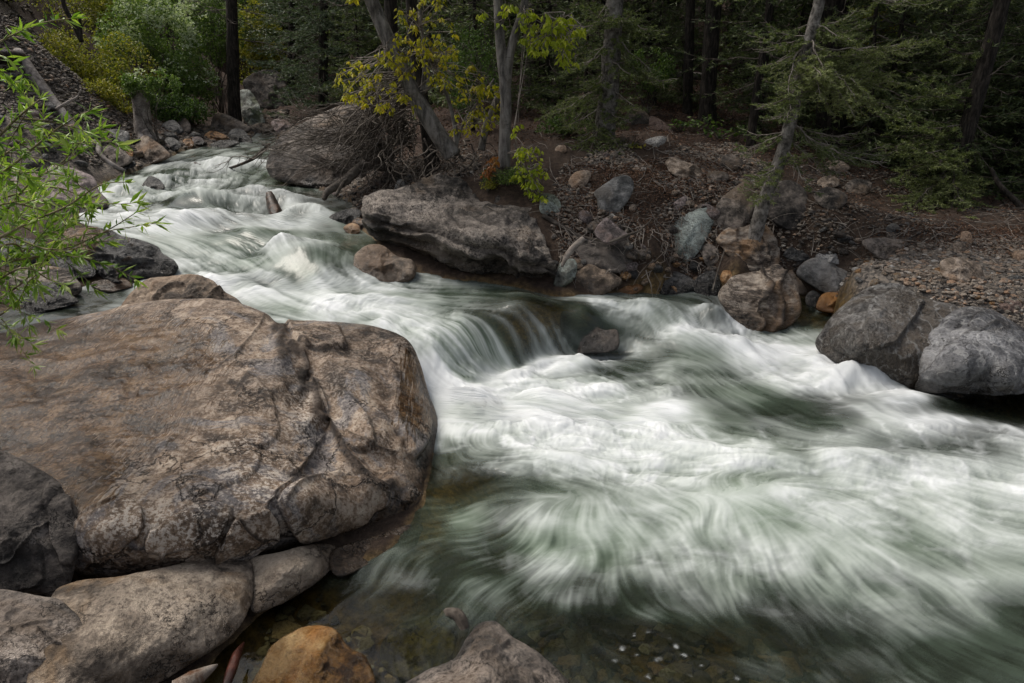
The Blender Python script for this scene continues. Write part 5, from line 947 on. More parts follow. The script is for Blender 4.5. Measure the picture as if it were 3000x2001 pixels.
# broadleaf trees and shrubs -----------------------------------------------------------------------
def clusters(mb, tb, P, rs, n=6, ln=.085, wd=.045, a=.5, droop=.9, stalk=.05):
    """drooping bunches of young leaves"""
    for p in P:
        k = rs.integers(max(3, n-2), n+3); an = rs.random(k)*2*PI
        d = np.stack([np.cos(an)*.75, np.sin(an)*.75, -np.full(k, droop)*rs.uniform(.5, 1.2, k)], 1)
        leaves(mb, p + rs.normal(0, .018, (k, 3)) + d*.015, d, ln, wd, rs, a + rs.normal(0, .12))
def maple(label, stems, Y, bark, leafm, seed, spots, hubs, name='maple_tree', ln=.085, wd=.045, n=6, a=.5, extra_twigs=0, dyr=.5, twigm=None, crown=None):
    rs = np.random.default_rng(seed); o = None; tb = MB(); tw = MB(); lb = MB()
    for px, r0, r1, top in stems:
        P = trunk_path(px, Y, top) if top else smooth_poly(np.array([at_y(x, y, Y) for x, y in px]), 6, False)
        if o is None: o = empty(name, P[0] + [0, 0, .1], label, 'tree' if 'tree' in name else 'shrub')
        tube(tb, P, np.linspace(r0, r1, len(P)), 12, 0, .10, seed=seed); LASTP = P
    H_ = np.array([at_y(x, y, Y) for x, y in hubs])
    for (cx, cy, rx, ry, k) in spots:
        for j in range(k):
            an, rr = rs.random()*2*PI, math.sqrt(rs.random()); x, y = cx + rx*rr*math.cos(an), cy + ry*rr*math.sin(an)
            e = at_y(x, y, Y + rs.uniform(-dyr, dyr*.3)); h = H_[np.argmin(((H_-e)**2).sum(1) + rs.random(len(H_))*.15)]
            m_ = h + (e-h)*rs.uniform(.2, .5) + rs.normal(0, .05, 3)
            P = smooth_poly(np.array([h, m_, e + [0, 0, .03], e]), 4, False); tube(tw, P, np.linspace(.007, .0022, len(P)), 4, cap=False)
            clusters(lb, tw, [e], rs, n, ln, wd, a)
    if crown is not None:      # the part of the crown above the picture
        cx, cy, cz, cr, k = crown
        for j in range(k):
            d = rs.normal(0, 1, 3); d /= np.linalg.norm(d); e = np.array([cx, cy, cz]) + d*cr*rs.uniform(.3, 1)**.5*np.array([1, 1, .7])
            if rs.random() < .35: tube(tw, bend(np.array([cx, cy, cz - cr*.6]), e, 6, -.1, .2, 0, rs), np.linspace(.015, .003, 6), 4, cap=False)
            clusters(lb, tw, [e], rs, n+2, ln*1.5, wd*1.5, a)
    tb.build('trunk', bark, o); tw.build('twig', twigm or M_TWIG_P, o).name = 'twigwork'; lb.build('foliage', leafm, o, smooth=False)
    return o
c3 = at_y(800, -160, 9.6); c5 = at_y(1180, -170, 9.2)
maple('grey maple trunk leaning over the creek bank with yellow-green young leaves', [([(1040, 358), (1000, 300), (950, 215), (918, 150), (880, 65), (845, -20), (800, -160)], .125, .075, None), ([(965, 235), (975, 150), (968, 60), (962, -20)], .03, .015, None), ([(955, 225), (985, 190), (980, 160)], .05, .03, None)], 9.7, M_GREYBARK, M_MAPLE, 401,
      [(860, 180, 95, 60, 46), (950, 120, 70, 50, 34), (1000, 80, 60, 45, 20), (830, 215, 50, 40, 16), (1010, 150, 50, 50, 22), (900, 240, 60, 30, 10), (990, 15, 50, 25, 10), (925, 60, 30, 40, 6), (1080, 190, 40, 30, 8)], [(930, 170), (900, 110), (960, 120), (962, 60), (985, 140), (950, 210)], ln=.075, wd=.042, a=.55, crown=(c3[0], c3[1], c3[2], 1.2, 50))
maple('twin-stemmed grey maple with lime leaves hanging over its fork', [([(1157, 388), (1160, 300), (1161, 220), (1153, 140), (1146, 60), (1143, -20), (1140, -120)], .082, .05, None), ([(1161, 225), (1172, 120), (1195, 40), (1210, -20), (1225, -120)], .06, .04, None)], 9.3, M_GREYBARK, M_LIME, 402,
      [(1240, 50, 50, 45, 26), (1290, 60, 50, 40, 24), (1265, 105, 50, 30, 14), (1300, 135, 25, 30, 7), (1325, 75, 15, 20, 5), (1215, 90, 20, 30, 6), (1130, 30, 40, 30, 5), (1170, 15, 25, 15, 4), (1180, 290, 12, 20, 3)], [(1200, 20), (1250, 30), (1290, 60), (1150, 60), (1210, 60), (1265, 70)], ln=.085, wd=.05, a=.55, crown=(c5[0], c5[1], c5[2], 1.1, 50))
maple('crooked grey-brown sapling with a forked top between the two maples', [([(1046, 358), (1046, 300), (1030, 230), (1000, 160)], .04, .018, None), ([(1046, 345), (1065, 280), (1100, 230), (1135, 180)], .022, .01, None)], 9.9, M_GREYBARK, M_MAPLE, 403,
      [(1085, 190, 45, 40, 16), (1070, 240, 30, 40, 9), (1115, 270, 35, 35, 14), (1075, 300, 15, 15, 3), (1050, 300, 12, 15, 3), (1140, 215, 20, 25, 6)], [(1065, 280), (1100, 230), (1080, 250), (1120, 200)], name='sapling_tree', ln=.075, wd=.042, a=.5)
maple('curved grey stem leaning behind the twin-stemmed maple', [([(1105, 345), (1115, 290), (1128, 260), (1150, 200)], .055, .035, None)], 10.1, M_GREYBARK, M_MAPLE, 404, [(1140, 240, 20, 30, 5)], [(1135, 230)], name='sapling_tree', ln=.07, wd=.04)
maple('lime-leaved maple shoot hanging down over the long boulder', [([(1180, 330), (1200, 375), (1225, 420), (1240, 452)], .008, .003, None)], 8.9, M_GREYBARK, M_LIME, 405,
      [(1215, 360, 30, 25, 14), (1200, 395, 25, 20, 10), (1235, 400, 20, 25, 12), (1225, 430, 25, 20, 12), (1245, 455, 12, 15, 6), (1195, 345, 15, 12, 4)], [(1190, 350), (1210, 390), (1225, 420), (1238, 445)], name='hanging_shrub', ln=.07, wd=.04, a=.5)
maple('small shrub of rust-brown leaves at the foot of the twin-stemmed maple', [([(1125, 400), (1124, 380), (1128, 362)], .008, .004, None)], 9.2, M_GREYBARK, M_RUST, 406, [(1126, 365, 14, 10, 6), (1122, 390, 18, 12, 8)], [(1124, 385), (1126, 370)], name='small_shrub', ln=.07, wd=.04)

def bush(label, px, Y, r, seed, leafm, n=5000, ln=.06, wd=.035, name='shrub', stems=14, blossom=0, thresh=-.05, a=.5, group=None, hz=1.0, zc=.95):
    """many small leaves clumped round branching stems, with gaps"""
    rs = np.random.default_rng(seed); c = at_y(px[0], px[1], Y); rx, ry, rz = r
    gz_ = float(ground_z(c[0], c[1])); base = np.array([c[0], c[1], min(gz_, c[2])])
    o = empty(name, base, label, 'shrub', group); sb, lb = MB(), MB(); ends = []
    for i in range(stems):
        d = rs.normal(0, 1, 3); d /= np.linalg.norm(d); e = c + d*np.array([rx, ry, rz])*rs.uniform(.5, .95)
        if e[2] < base[2] + .15: e[2] = base[2] + .2
        P = bend(base + rs.normal(0, .06*rx, 3)*[1, 1, 0], e, 9, -.06, .25, 0, rs); tube(sb, P, np.linspace(.022, .006, 9)*max(.4, rx/1.2), 5); ends.append(P)
        for j in range(5):
            k = rs.integers(3, 9); q = P[k] + rs.normal(0, .28, 3)*[rx, ry, rz]; tube(sb, bend(P[k], q, 5, -.05, .2, 0, rs), np.linspace(.009, .003, 5)*max(.4, rx/1.2), 3, cap=False); ends.append(bend(P[k], q, 5, 0, .1, 0, rs))
    Q = rs.normal(0, 1, (int(n*3.2), 3)); Q /= np.linalg.norm(Q, axis=1)[:, None]; Q *= (rs.random(len(Q))**.42)[:, None]
    nn = fbm(Q*np.array([rx, ry, rz])*2.0/max(.5, rx/1.3) + seed, 3, seed) + .4*fbm(Q*np.array([rx, ry, rz])*5 + seed, 2, seed+3)
    Q = Q[nn > thresh][:n]; nn = nn[nn > thresh][:n]
    P = c + Q*np.array([rx, ry, rz]); P = P[P[:, 2] > base[2] + .05]; nn = nn[:len(P)]
    D = rs.normal(0, 1, (len(P), 3)); D[:, 2] -= .5
    leaves(lb, P, D, ln, wd, rs, a + rs.normal(0, .05))
    sb.build('stem', M_TWIG, o).name = 'stemwork'; lb.build('foliage', leafm, o, smooth=False)
    if blossom:
        B_ = rs.normal(0, 1, (blossom*3, 3)); B_ /= np.linalg.norm(B_, axis=1)[:, None]; B_[:, 2] = np.abs(B_[:, 2])*.9 + B_[:, 2]*.1
        nb_ = fbm(B_*np.array([rx, ry, rz])*2 + seed + 5, 3, seed+8); B_ = B_[nb_ > .02][:blossom]
        P = c + B_*np.array([rx, ry, rz])*(rs.uniform(.78, 1.0, len(B_)))[:, None]; fb = MB()
        for k in range(4): leaves(fb, P + rs.normal(0, .012, P.shape), rs.normal(0, 1, P.shape) + [0, -.4, .5], .055, .05, rs, .55)
        fb.build('blossom', M_BLOSSOM, o, smooth=False)
    return o
bush('olive and yellow leaved shrub spreading over the scree foot', (205, 165), 16.5, (1.55, 1.0, 1.0), 501, M_BUSH, 9000, .065, .045)
bush('lower olive shrub drooping toward the sawn stump', (265, 225), 16.0, (.95, .7, .55), 502, M_BUSH, 4200, .065, .042)
bush('shrub covered in small white blossom behind the stump', (345, 110), 18.0, (1.25, .9, 1.25), 503, M_GREEN, 9000, .06, .042, blossom=950)
bush('fresh green shrub right of the white-blossomed one', (425, 200), 17.8, (.85, .7, .85), 504, M_GREEN, 6000, .06, .042, blossom=130)
bush('leafy green shrub overhanging the top of the sawn stump', (345, 192), 14.5, (.6, .3, .34), 505, M_GREEN, 2200, .06, .04, blossom=14, stems=4, thresh=.08)
bush('tall blossoming shrub beside the dark straight fir', (480, 60), 19.5, (.9, .8, 1.0), 506, M_GREEN, 5000, .065, .045, blossom=420)
bush('yellow-green shrub sprawling over the foot of the scree beside the log', (222, 228), 15.0, (.6, .5, .42), 522, M_BUSH, 3200, .06, .042, a=.6)
bush('olive shrub tumbling down to the left of the stump', (250, 262), 15.0, (.6, .5, .45), 523, M_BUSH, 3000, .06, .042, a=.55)
bush('dark green shrub in the shadow behind the stump', (400, 255), 16.6, (.8, .5, .4), 524, M_GREEN, 3000, .06, .042, a=.35)
bush('yellowish shrub at the top edge above the scree', (90, 60), 19.0, (1.3, 1.0, 1.1), 507, M_BUSH, 5500, .075, .05)
bush('olive shrub filling the gap above the yellow-leaved shrub', (230, 30), 21.0, (1.8, 1.0, 1.0), 508, M_BUSH, 7000, .08, .055)
bush('bright yellow-green shrub between the dark fir and the spruces', (590, 110), 25.0, (1.0, .8, 1.6), 509, M_BUSH, 6000, .09, .06, a=.62)
bush('dim green shrub far up the valley behind the black outcrop', (620, 40), 29.0, (2.0, 1.0, 1.6), 510, M_GREEN, 6000, .11, .07, a=.4)
bush('green shrub on the slope above the white blossom', (380, -10), 23.0, (2.2, 1.2, 1.3), 511, M_GREEN, 7500, .09, .06, a=.45)
bush('tall shrub with arching bare twigs at the top left corner', (10, 0), 17.0, (1.1, .9, .8), 512, M_BUSH, 2600, .07, .045)
bush('small dense juniper-green shrub on top of the long boulder', (1165, 405), 9.15, (.36, .3, .17), 513, M_GREEN, 3000, .026, .014, stems=10, a=.55)
bush('thin sprawling shrub left of the juniper-green one on the long boulder', (1120, 425), 9.1, (.17, .15, .09), 514, M_BUSH, 600, .024, .013, stems=6, a=.6)
bush('yellow-leaved understory shrub in a gap of the dark forest', (2030, 55), 15.5, (.85, .5, .6), 515, M_MAPLE, 1600, .06, .038, a=.35)
bush('dim yellow-green shrub low in the forest shade beside the massive trunk', (2005, 235), 13.5, (.5, .4, .5), 516, M_BUSH, 1300, .055, .035, a=.6)
bush('green undergrowth shrub behind the grey fir at the log end', (1490, 160), 13.5, (.5, .4, .4), 517, M_GREEN, 1600, .055, .035, a=.35)
bush('pale green shrub glimpsed at the top of the forest slope', (2190, 30), 24.0, (1.0, .6, .8), 518, M_BUSH, 2200, .09, .06, a=.65)
bush('sparse green shrub in the shade between the maple stems', (1085, 160), 12.0, (.55, .4, .8), 519, M_GREEN, 2200, .05, .032, a=.4)
bush('low mixed shrub under the boughs of the grey fir', (1300, 300), 11.5, (.5, .35, .25), 520, M_GREEN, 1500, .045, .028, a=.4)
bush('low shrub with yellowing leaves at the roots of the grey fir', (1440, 345), 10.6, (.3, .25, .12), 521, M_BUSH, 420, .05, .035, a=.5)
for i, (x, y, Y) in enumerate([(1590, 305, 12.6), (1650, 320, 12.2), (1690, 325, 12.0), (1560, 300, 12.8), (1730, 335, 11.8), (1620, 300, 13.0)]):
    p = cast(x, y, ground_z)[0]; rs = np.random.default_rng(540+i)
    q = empty('low_plant', p, 'low leafy green plant on the leaf litter of the forest edge', 'plant', 'low plants at the forest edge'); lb = MB(); st_ = MB()
    E = p + rs.normal(0, 1, (26, 3))*[.16, .12, .05] + [0, 0, .14]
    for e in E: tube(st_, bend(p, e, 4), .003, 3, cap=False)
    leaves(lb, E, rs.normal(0, 1, E.shape)*[1, 1, .4], .09, .075, rs, .45); lb.build('foliage', M_GREEN, q, smooth=False); st_.build('stem', M_TWIG, q).name = 'stemwork'
# the sawn stump, logs and driftwood ------------------------------------------------------------------
def log(label, px, Y, r, mat, name='log', cat='log', sides=10, seed=1, forks=(), rough=.12, knots=0):
    if Y is None:
        G_ = np.array(px, float); P = cast(G_[:, 0], G_[:, 1], surf_z); P = P + (CAM - P)*(np.interp(np.linspace(0, 1, len(P)), np.linspace(0, 1, len(r)), r)*1.1/np.linalg.norm(CAM - P, axis=1))[:, None]; y_m = P[:, 1].mean(); Y = (y_m, y_m)
    else: P = np.array([at_y(x, y, yy_) for (x, y), yy_ in zip(px, np.linspace(Y[0], Y[1], len(px)))])
    P = smooth_poly(P, 6, False)
    mb = MB(); tube(mb, P, np.interp(np.linspace(0, 1, len(P)), np.linspace(0, 1, len(r)), r), sides, 0, rough, seed=seed)
    for f, Yf, rf in forks:
        Q = smooth_poly(np.array([at_y(x, y, yy_) for (x, y), yy_ in zip(f, np.linspace(Yf[0], Yf[1], len(f)))]), 5, False); tube(mb, Q, np.linspace(rf[0], rf[1], len(Q)), 6, 0, rough, seed=seed+1)
    o = mb.build(name, mat, None, P[0]); return tag(o, label, cat)
log('sawn-off pale stump with a flared foot on the left shore', [(338, 330), (330, 305), (326, 265), (321, 200)], (14.6, 14.7), (.30, .19, .165, .13), M_LOG, 'stump', 'stump', 18, 3, [([(336, 300), (345, 315), (352, 332)], (14.5, 14.4), (.09, .05))], rough=.28)
log('long leaning bleached log running down the scree slope', [(40, 118), (75, 170), (120, 232), (155, 278), (185, 312), (200, 322)], None, (.09, .10, .095, .09, .075, .06), M_LOG, seed=5, rough=.16, forks=[([(130, 250), (160, 232), (178, 222), (186, 205)], (12.0, 12.0), (.03, .01))])
log('dark broken log end poking out at the left edge above the leaning log', [(-30, 128), (20, 130), (50, 132)], None, (.12, .12, .10), M_WETLOG, seed=6)
log('thin white bare pole lying across the scree above the logs', [(20, 86), (60, 92), (95, 98), (130, 108)], None, (.035, .03, .02), M_TWIG_P, 'branch', 'branch', seed=7)
log('curved grey driftwood branch reaching from the shore into the water', [(186, 345), (205, 336), (222, 328), (228, 350), (245, 370), (270, 386), (288, 392)], None, (.05, .055, .06, .05, .045, .03), M_LOG, 'driftwood', 'driftwood', seed=8)
log('dark leaning shrub stem with a broken top in the yellow foliage', [(188, 96), (172, 60), (150, 20), (140, -15)], (15.6, 15.6), (.05, .05, .045, .04), M_DARKBARK, 'dead_shrub', 'dead shrub', seed=9, forks=[([(186, 90), (184, 60), (183, 38)], (15.6, 15.6), (.04, .03)), ([(184, 70), (192, 55), (200, 46)], (15.6, 15.6), (.02, .008))])
log('short brown log standing on end in the rapids, black and wet below', [(618, 444), (625, 468), (634, 492), (643, 520)], (9.95, 9.45), (.045, .088, .094, .075), M_WETLOG, seed=10, sides=14, rough=.35)
log('bare branch washed into the upper rapids at the foot of the brushy boulder', [(618, 331), (585, 362), (540, 382), (516, 388)], (12.3, 13.0), (.03, .03, .025, .02), M_WETLOG, 'branch', 'branch', 6, 11)
log('broken stub of driftwood sticking out of the upper rapids', [(448, 375), (470, 386), (492, 394)], (13.2, 12.8), (.035, .035, .03), M_WETLOG, 'driftwood', 'driftwood', seed=12, forks=[([(494, 388), (508, 392), (520, 397)], (12.8, 12.7), (.025, .01))])
log('grey root slanting down to the water beside the brushy boulder', [(838, 372), (815, 395), (785, 420), (752, 440), (744, 458)], (10.4, 10.0), (.06, .065, .07, .05, .03), M_TWIG, 'root', 'root', seed=13, rough=.3, forks=[([(812, 400), (790, 418), (770, 450)], (10.3, 10.0), (.04, .02))])
log('fallen log lying level in the forest shade', [(1458, 170), (1520, 172), (1570, 174), (1625, 176)], (16.5, 16.5), (.09, .09, .085, .08), M_GREYBARK, seed=14)
log('bent dead branch rearing from the gravel at the right edge', [(2365, 500), (2330, 460), (2295, 425), (2275, 385)], (9.4, 9.8), (.045, .04, .035, .02), M_DARKBARK, 'branch', 'branch', seed=15)
log('brown root snaking down the gravel below the bent dead branch', [(2245, 440), (2280, 447), (2310, 468), (2345, 510)], None, (.02, .02, .018, .01), M_TWIG, 'root', 'root', 6, seed=16)
log('dark root curving from the earth bank toward the pinkish rock', [(1248, 495), (1290, 520), (1330, 542), (1380, 555), (1405, 556)], None, (.03, .028, .022, .012), M_TWIG, 'root', 'root', 7, seed=17, rough=.25)
log('thin twisted root looping above the dark rounded boulder', [(1400, 556), (1440, 540), (1470, 528), (1495, 505)], (7.75, 8.0), (.014, .016, .012, .006), M_TWIG, 'root', 'root', 6, seed=18)
log('knotted pale root bundle beside the nose of the long boulder', [(1340, 548), (1318, 568), (1300, 590), (1290, 612)], (7.8, 7.6), (.03, .035, .03, .015), M_TWIG_P, 'root', 'root', 7, seed=19, rough=.35)
log('slanting twig standing in the water edge left of the striped boulder', [(1636, 668), (1650, 615), (1665, 570)], (7.35, 7.6), (.009, .009, .005), M_TWIG, 'twig', 'twig', 5, seed=20)
log('hooked grey root under the clear shallow water', [(1005, 1425), (1025, 1408), (1050, 1412), (1062, 1440), (1062, 1475), (1048, 1515)], (2.98, 2.72), (.006, .022, .026, .03, .03, .02), M_TWIG, 'root', 'root', 10, seed=21, rough=.5)
log('pale splintered plank with an orange edge in the bottom shallows', [(415, 1585), (450, 1560), (500, 1526)], (2.28, 2.46), (.05, .042, .004), bark_mat('splintered_plank', (.12, .05, .02), (.28, .23, .19), (.42, .38, .34), (1, 1, 1), 1.5, .6), 'plank', 'plank', 5, seed=22, rough=.5)
log('dark red rotten stick under the water at the bottom edge', [(512, 1600), (530, 1545), (545, 1500), (560, 1475)], (2.3, 2.62), (.018, .024, .019, .004), bark_mat('red_rotten_wood', (.015, .005, .004), (.05, .014, .009), (.11, .035, .022), (1, 1, 1), 2.5, .35), 'stick', 'stick', 9, seed=23, rough=.6)
log('small stick lying in a crack on top of the long boulder', [(1118, 474), (1140, 486), (1165, 500), (1172, 508)], (8.35, 8.1), (.012, .014, .012, .006), M_TWIG, 'stick', 'stick', 6, seed=24)
# tangle of dead branches -------------------------------------------------------------------------------
rs = np.random.default_rng(77)
bo = empty('dead_brush', cast(915, 395, ground_z)[0], 'tangle of bare dead branches sprawling over the brushy boulder', 'dead branches'); bt = MB(); bp = MB()
for i in range(150):
    x0, y0 = rs.uniform(840, 960), rs.uniform(250, 400); x1 = rs.uniform(600, 860) if i % 3 else rs.uniform(780, 960); y1 = rs.uniform(250, 430) if x1 > 700 else rs.uniform(270, 390)
    P = bend(at_y(x0, y0, rs.uniform(10.6, 11.3)), at_y(x1, y1, rs.uniform(10.1, 11.0)), 12, rs.uniform(-.16, .10), .30, rs.uniform(-.1, .1), rs)
    tube(bt if rs.random() < .6 else bp, P, np.linspace(rs.uniform(.006, .013), .003, 12), 4, cap=False)
    for j in range(4):
        k = rs.integers(3, 11); tube(bt if rs.random() < .6 else bp, bend(P[k], P[k] + (P[11]-P[0])*rs.uniform(.1, .3) + rs.normal(0, .16, 3), 6, 0, .3, 0, rs), np.linspace(.005, .002, 6), 3, cap=False)
for (a0, b0, a1, b1, r_) in [(870, 275, 690, 322, .02), (900, 300, 720, 318, .015), (860, 320, 640, 345, .016), (700, 318, 500, 375, .016), (660, 330, 560, 352, .01), (910, 230, 770, 345, .02), (880, 220, 700, 250, .012), (900, 200, 790, 280, .014)]:
    P = bend(at_y(a0, b0, 10.8), at_y(a1, b1, 10.9 if a1 > 600 else 11.8), 14, rs.uniform(-.05, .05), .2, 0, rs); tube(bp, P, np.linspace(r_, r_*.25, 14), 6)
    for j in range(9):
        k = rs.integers(4, 14); tube(bt, bend(P[k], P[k] + (P[13]-P[0])*rs.uniform(.05, .2) + rs.normal(0, .14, 3), 6, .05, .3, 0, rs), np.linspace(.005, .002, 6), 3, cap=False)
for i in range(70):
    x0, y0 = rs.uniform(850, 985), rs.uniform(175, 300); a0 = at_y(x0, y0, rs.uniform(10.2, 10.9)); b0 = at_y(x0 - rs.uniform(-10, 170), y0 + rs.uniform(60, 190), rs.uniform(9.9, 10.7))
    P = bend(a0, b0, 12, rs.uniform(-.30, -.02), .25, rs.uniform(-.15, .15), rs); tube(bt if rs.random() < .75 else bp, P, np.linspace(rs.uniform(.006, .015), .003, 12), 4, cap=False)
    for j in range(5):
        k = rs.integers(2, 11); tube(bt, bend(P[k], P[k] + rs.normal(0, .13, 3) + [-.05, 0, -.14], 6, 0, .3, 0, rs), np.linspace(.005, .002, 6), 3, cap=False)
bt.build('twig', M_TWIG, bo).name = 'twigwork'; bp.build('limb', M_TWIG_P, bo).name = 'bleached_limbwork'
ro = empty('exposed_roots', cast(1010, 400, ground_z)[0], 'exposed hanging roots at the foot of the spruce and leaning maple', 'roots'); rt = MB()
for i in range(46):
    x0, y0 = rs.uniform(880, 1110), rs.uniform(310, 390); P = bend(at_y(x0, y0, rs.uniform(9.7, 10.3)), at_y(x0 + rs.normal(0, 45), y0 + rs.uniform(25, 75), rs.uniform(9.4, 9.9)), 9, 0, .35, rs.uniform(-.2, .2), rs); tube(rt, P, np.linspace(rs.uniform(.006, .018), .003, 9), 5, 0, .2)
rt.build('root', M_TWIG, ro).name = 'rootwork'
rt = MB(); x0, y0 = rs.uniform(1290, 1640, 60), rs.uniform(480, 620, 60); q0 = cast(x0, y0, ground_z); q1 = cast(x0 + rs.normal(0, 25, 60), np.minimum(y0 + rs.uniform(10, 60, 60), 655), ground_z) + [0, -.08, .05]
for i in range(60): tube(rt, bend(q0[i], q1[i], 8, -.1, .4, rs.uniform(-.3, .3), rs), np.linspace(rs.uniform(.003, .008), .002, 8), 4, cap=False)
ro = rt.build('bank_roots', M_TWIG_P, None, None); ro['kind'] = 'stuff'; ro['label'] = 'fine bare roots and dry stems dangling from the undercut earth bank'
# willow twigs close to the camera on the left ---------------------------------------------------------------
rs = np.random.default_rng(88)
wo = empty('willow_shrub', (-3.3, 3.6, .6), 'bright green willow twigs leaning in from the left edge in front of the creek', 'shrub'); ws, wl = MB(), MB()
STEMS = [[(-120, 620), (0, 545), (80, 505), (150, 475), (230, 425), (288, 418)], [(-120, 700), (0, 610), (90, 588), (180, 560), (250, 527), (312, 488)], [(-120, 560), (-20, 470), (60, 440), (130, 430), (200, 455), (235, 440)], [(-120, 480), (0, 400), (70, 345), (125, 300), (175, 268), (205, 255)], [(-120, 430), (-20, 330), (30, 280), (70, 245), (95, 225)],
         [(-120, 640), (0, 500), (70, 420), (140, 380), (190, 345), (205, 335)], [(-120, 760), (-10, 690), (50, 650), (90, 610), (130, 575)], [(-120, 560), (0, 540), (70, 560), (140, 585), (185, 590)], [(-120, 500), (-30, 420), (30, 400), (100, 395), (160, 405)], [(-120, 160), (-30, 110), (20, 85), (50, 70)], [(-120, 720), (0, 640), (60, 615), (110, 640), (150, 655)],
         [(-120, 600), (-20, 560), (40, 520), (90, 540), (140, 550)], [(-120, 420), (0, 360), (50, 330), (90, 320)], [(-120, 700), (-20, 730), (40, 690), (72, 660)], [(-120, 660), (-20, 600), (30, 590), (100, 545), (180, 500), (215, 470)], [(-120, 540), (0, 470), (90, 480), (160, 505)], [(-120, 640), (20, 560), (60, 600), (75, 640)]]
for i, s in enumerate(STEMS):
    Yb = rs.uniform(3.1, 3.9); P = smooth_poly(np.array([at_y(x, y, Yb + rs.normal(0, .06)) for x, y in s]), 9, False)
    tube(ws, np.vstack([[(-3.35, Yb, .7)], P]), np.linspace(.008, .0018, len(P)+1), 5)
    cum = np.concatenate([[0], np.cumsum(np.linalg.norm(np.diff(P, axis=0), axis=1))])
    def grow(P, cum, step, ln):
        t = P[-1] - P[-2]; t = t/(np.linalg.norm(t) + 1e-9)
        for s_ in np.arange(min(.1, cum[-1]*.4), cum[-1], step):
            p = np.array([np.interp(s_, cum, P[:, k]) for k in range(3)]); t = np.array([np.interp(min(s_+.05, cum[-1]), cum, P[:, k]) for k in range(3)]) - p; t /= np.linalg.norm(t)+1e-9
            k = rs.integers(2, 5); d = t*.7 + rs.normal(0, .75, (k, 3)); leaves(wl, np.repeat(p[None], k, 0), d, ln*rs.uniform(.5, 1.15, k), ln*rs.uniform(.14, .24, k), rs, .46 + rs.normal(0, .2), .1)
        d = t*1.0 + rs.normal(0, .5, (6, 3)); leaves(wl, np.repeat(P[-1][None], 6, 0), d, ln, ln*.2, rs, .65, .1)
    grow(P, cum, .045, .075)
    for j in range(5):
        k = rs.integers(len(P)//5, max(len(P)//5+1, int(len(P)*.75))); q = P[k] + (P[min(k+6, len(P)-1)]-P[k])*.6 + rs.normal(0, .13, 3); B2 = bend(P[k], q, 6, -.05, .1, 0, rs); tube(ws, B2, np.linspace(.003, .0015, 6), 4, cap=False)
        grow(B2, np.concatenate([[0], np.cumsum(np.linalg.norm(np.diff(B2, axis=0), axis=1))]), .04, .08)
ws.build('stem', M_WSTEM, wo).name = 'stemwork'; wl.build('foliage', M_WILLOW, wo, smooth=False)
# ------------------------------------------------------------------ cobbles and gravel
COB = []
for i in range(7):
    rs = np.random.default_rng(900+i); bm_t = np.linspace(0, PI, 15)[1:-1]; ph = np.arange(24)*2*PI/24
    D = np.stack([np.outer(np.sin(bm_t), np.cos(ph)), np.outer(np.sin(bm_t), np.sin(ph)), np.outer(np.cos(bm_t), np.ones(24))], -1).reshape(-1, 3)
    D = np.vstack([[[0, 0, 1.0]], D, [[0, 0, -1.0]]]); r_ = 1 + .22*fbm(D*1.2 + i*9, 3, 61+i) + .05*fbm(D*5 + i*9, 2, 90+i)
    for k in range(5):
        n_ = rs.normal(0, 1, 3); n_ /= np.linalg.norm(n_); dd = rs.uniform(.62, .85); q_ = D @ n_; r_ = np.where((q_*r_ > dd) & (q_ > 0), dd/np.maximum(q_, .01)*.97 + r_*.03, r_)
    V = D*r_[:, None]*np.array([rs.uniform(.9, 1.25), rs.uniform(.7, .95), rs.uniform(.45, .7)])
    ii = 1 + np.arange(12)[:, None]*24; jj = np.arange(24)[None]; kk = (jj+1) % 24
    Q = np.stack([ii+jj, ii+24+jj, ii+24+kk, ii+kk], -1).reshape(-1, 4); j_ = np.arange(24); k_ = (j_+1) % 24
    T_ = np.vstack([np.stack([np.zeros(24, int), 1+j_, 1+k_], 1), np.stack([1+12*24+k_, 1+12*24+j_, np.full(24, len(V)-1)], 1)])
    COB.append((V, Q, T_))
COB_ME = {}
def cobble_mesh(i, mat):
    if (i, mat) not in COB_ME:
        V, Q, T_ = COB[i]; o = mesh_np('cobble', V, Q, T_, RM[mat], None, (0, 0, 0), True, {}); COB_ME[(i, mat)] = o.data; bpy.data.objects.remove(o)
    return COB_ME[(i, mat)]
def cobbles(region, n, size, label, group, mats, seed):
    rs = np.random.default_rng(seed); k = 0
    R_ = np.asarray(region, float); lo, hi = R_.min(0), R_.max(0); PP = rs.uniform(lo, hi, (n*6, 2)); PP = PP[in_poly(PP, R_)]; QQ = cast(PP[:, 0], PP[:, 1], ground_z)
    QQ = QQ[(QQ[:, 1] > 22) | (SD(QQ[:, 0], QQ[:, 1]) < .02)][:n]
    for q in QQ:
        s = rs.uniform(*size)*(.7 + .6*rs.random()**2)
        o = bpy.data.objects.new('cobble', cobble_mesh(rs.integers(0, 7), mats[rs.integers(0, len(mats))])); COL.objects.link(o)
        o.location = (q[0], q[1], float(ground_z(q[0], q[1])) + s*.15); o.rotation_euler = (rs.normal(0, .35), rs.normal(0, .35), rs.uniform(0, 6.28)); o.scale = (s, s, s*rs.uniform(.8, 1.1))
        tag(o, label, 'cobble', group); k += 1
BANK = [(1250, 480), (1290, 390), (1400, 340), (1600, 350), (1680, 400), (1640, 480), (1560, 600), (1300, 600)]
cobbles(BANK, 58, (.022, .06), 'small loose cobble scattered on the brown earth bank', 'cobbles on the earth bank', ['tan', 'grey', 'purple', 'tan', 'pale'], 1001)
BAR = [(1960, 690), (1950, 600), (2050, 590), (2351, 560), (2400, 600), (2400, 760), (2250, 700), (2140, 680), (2060, 645)]
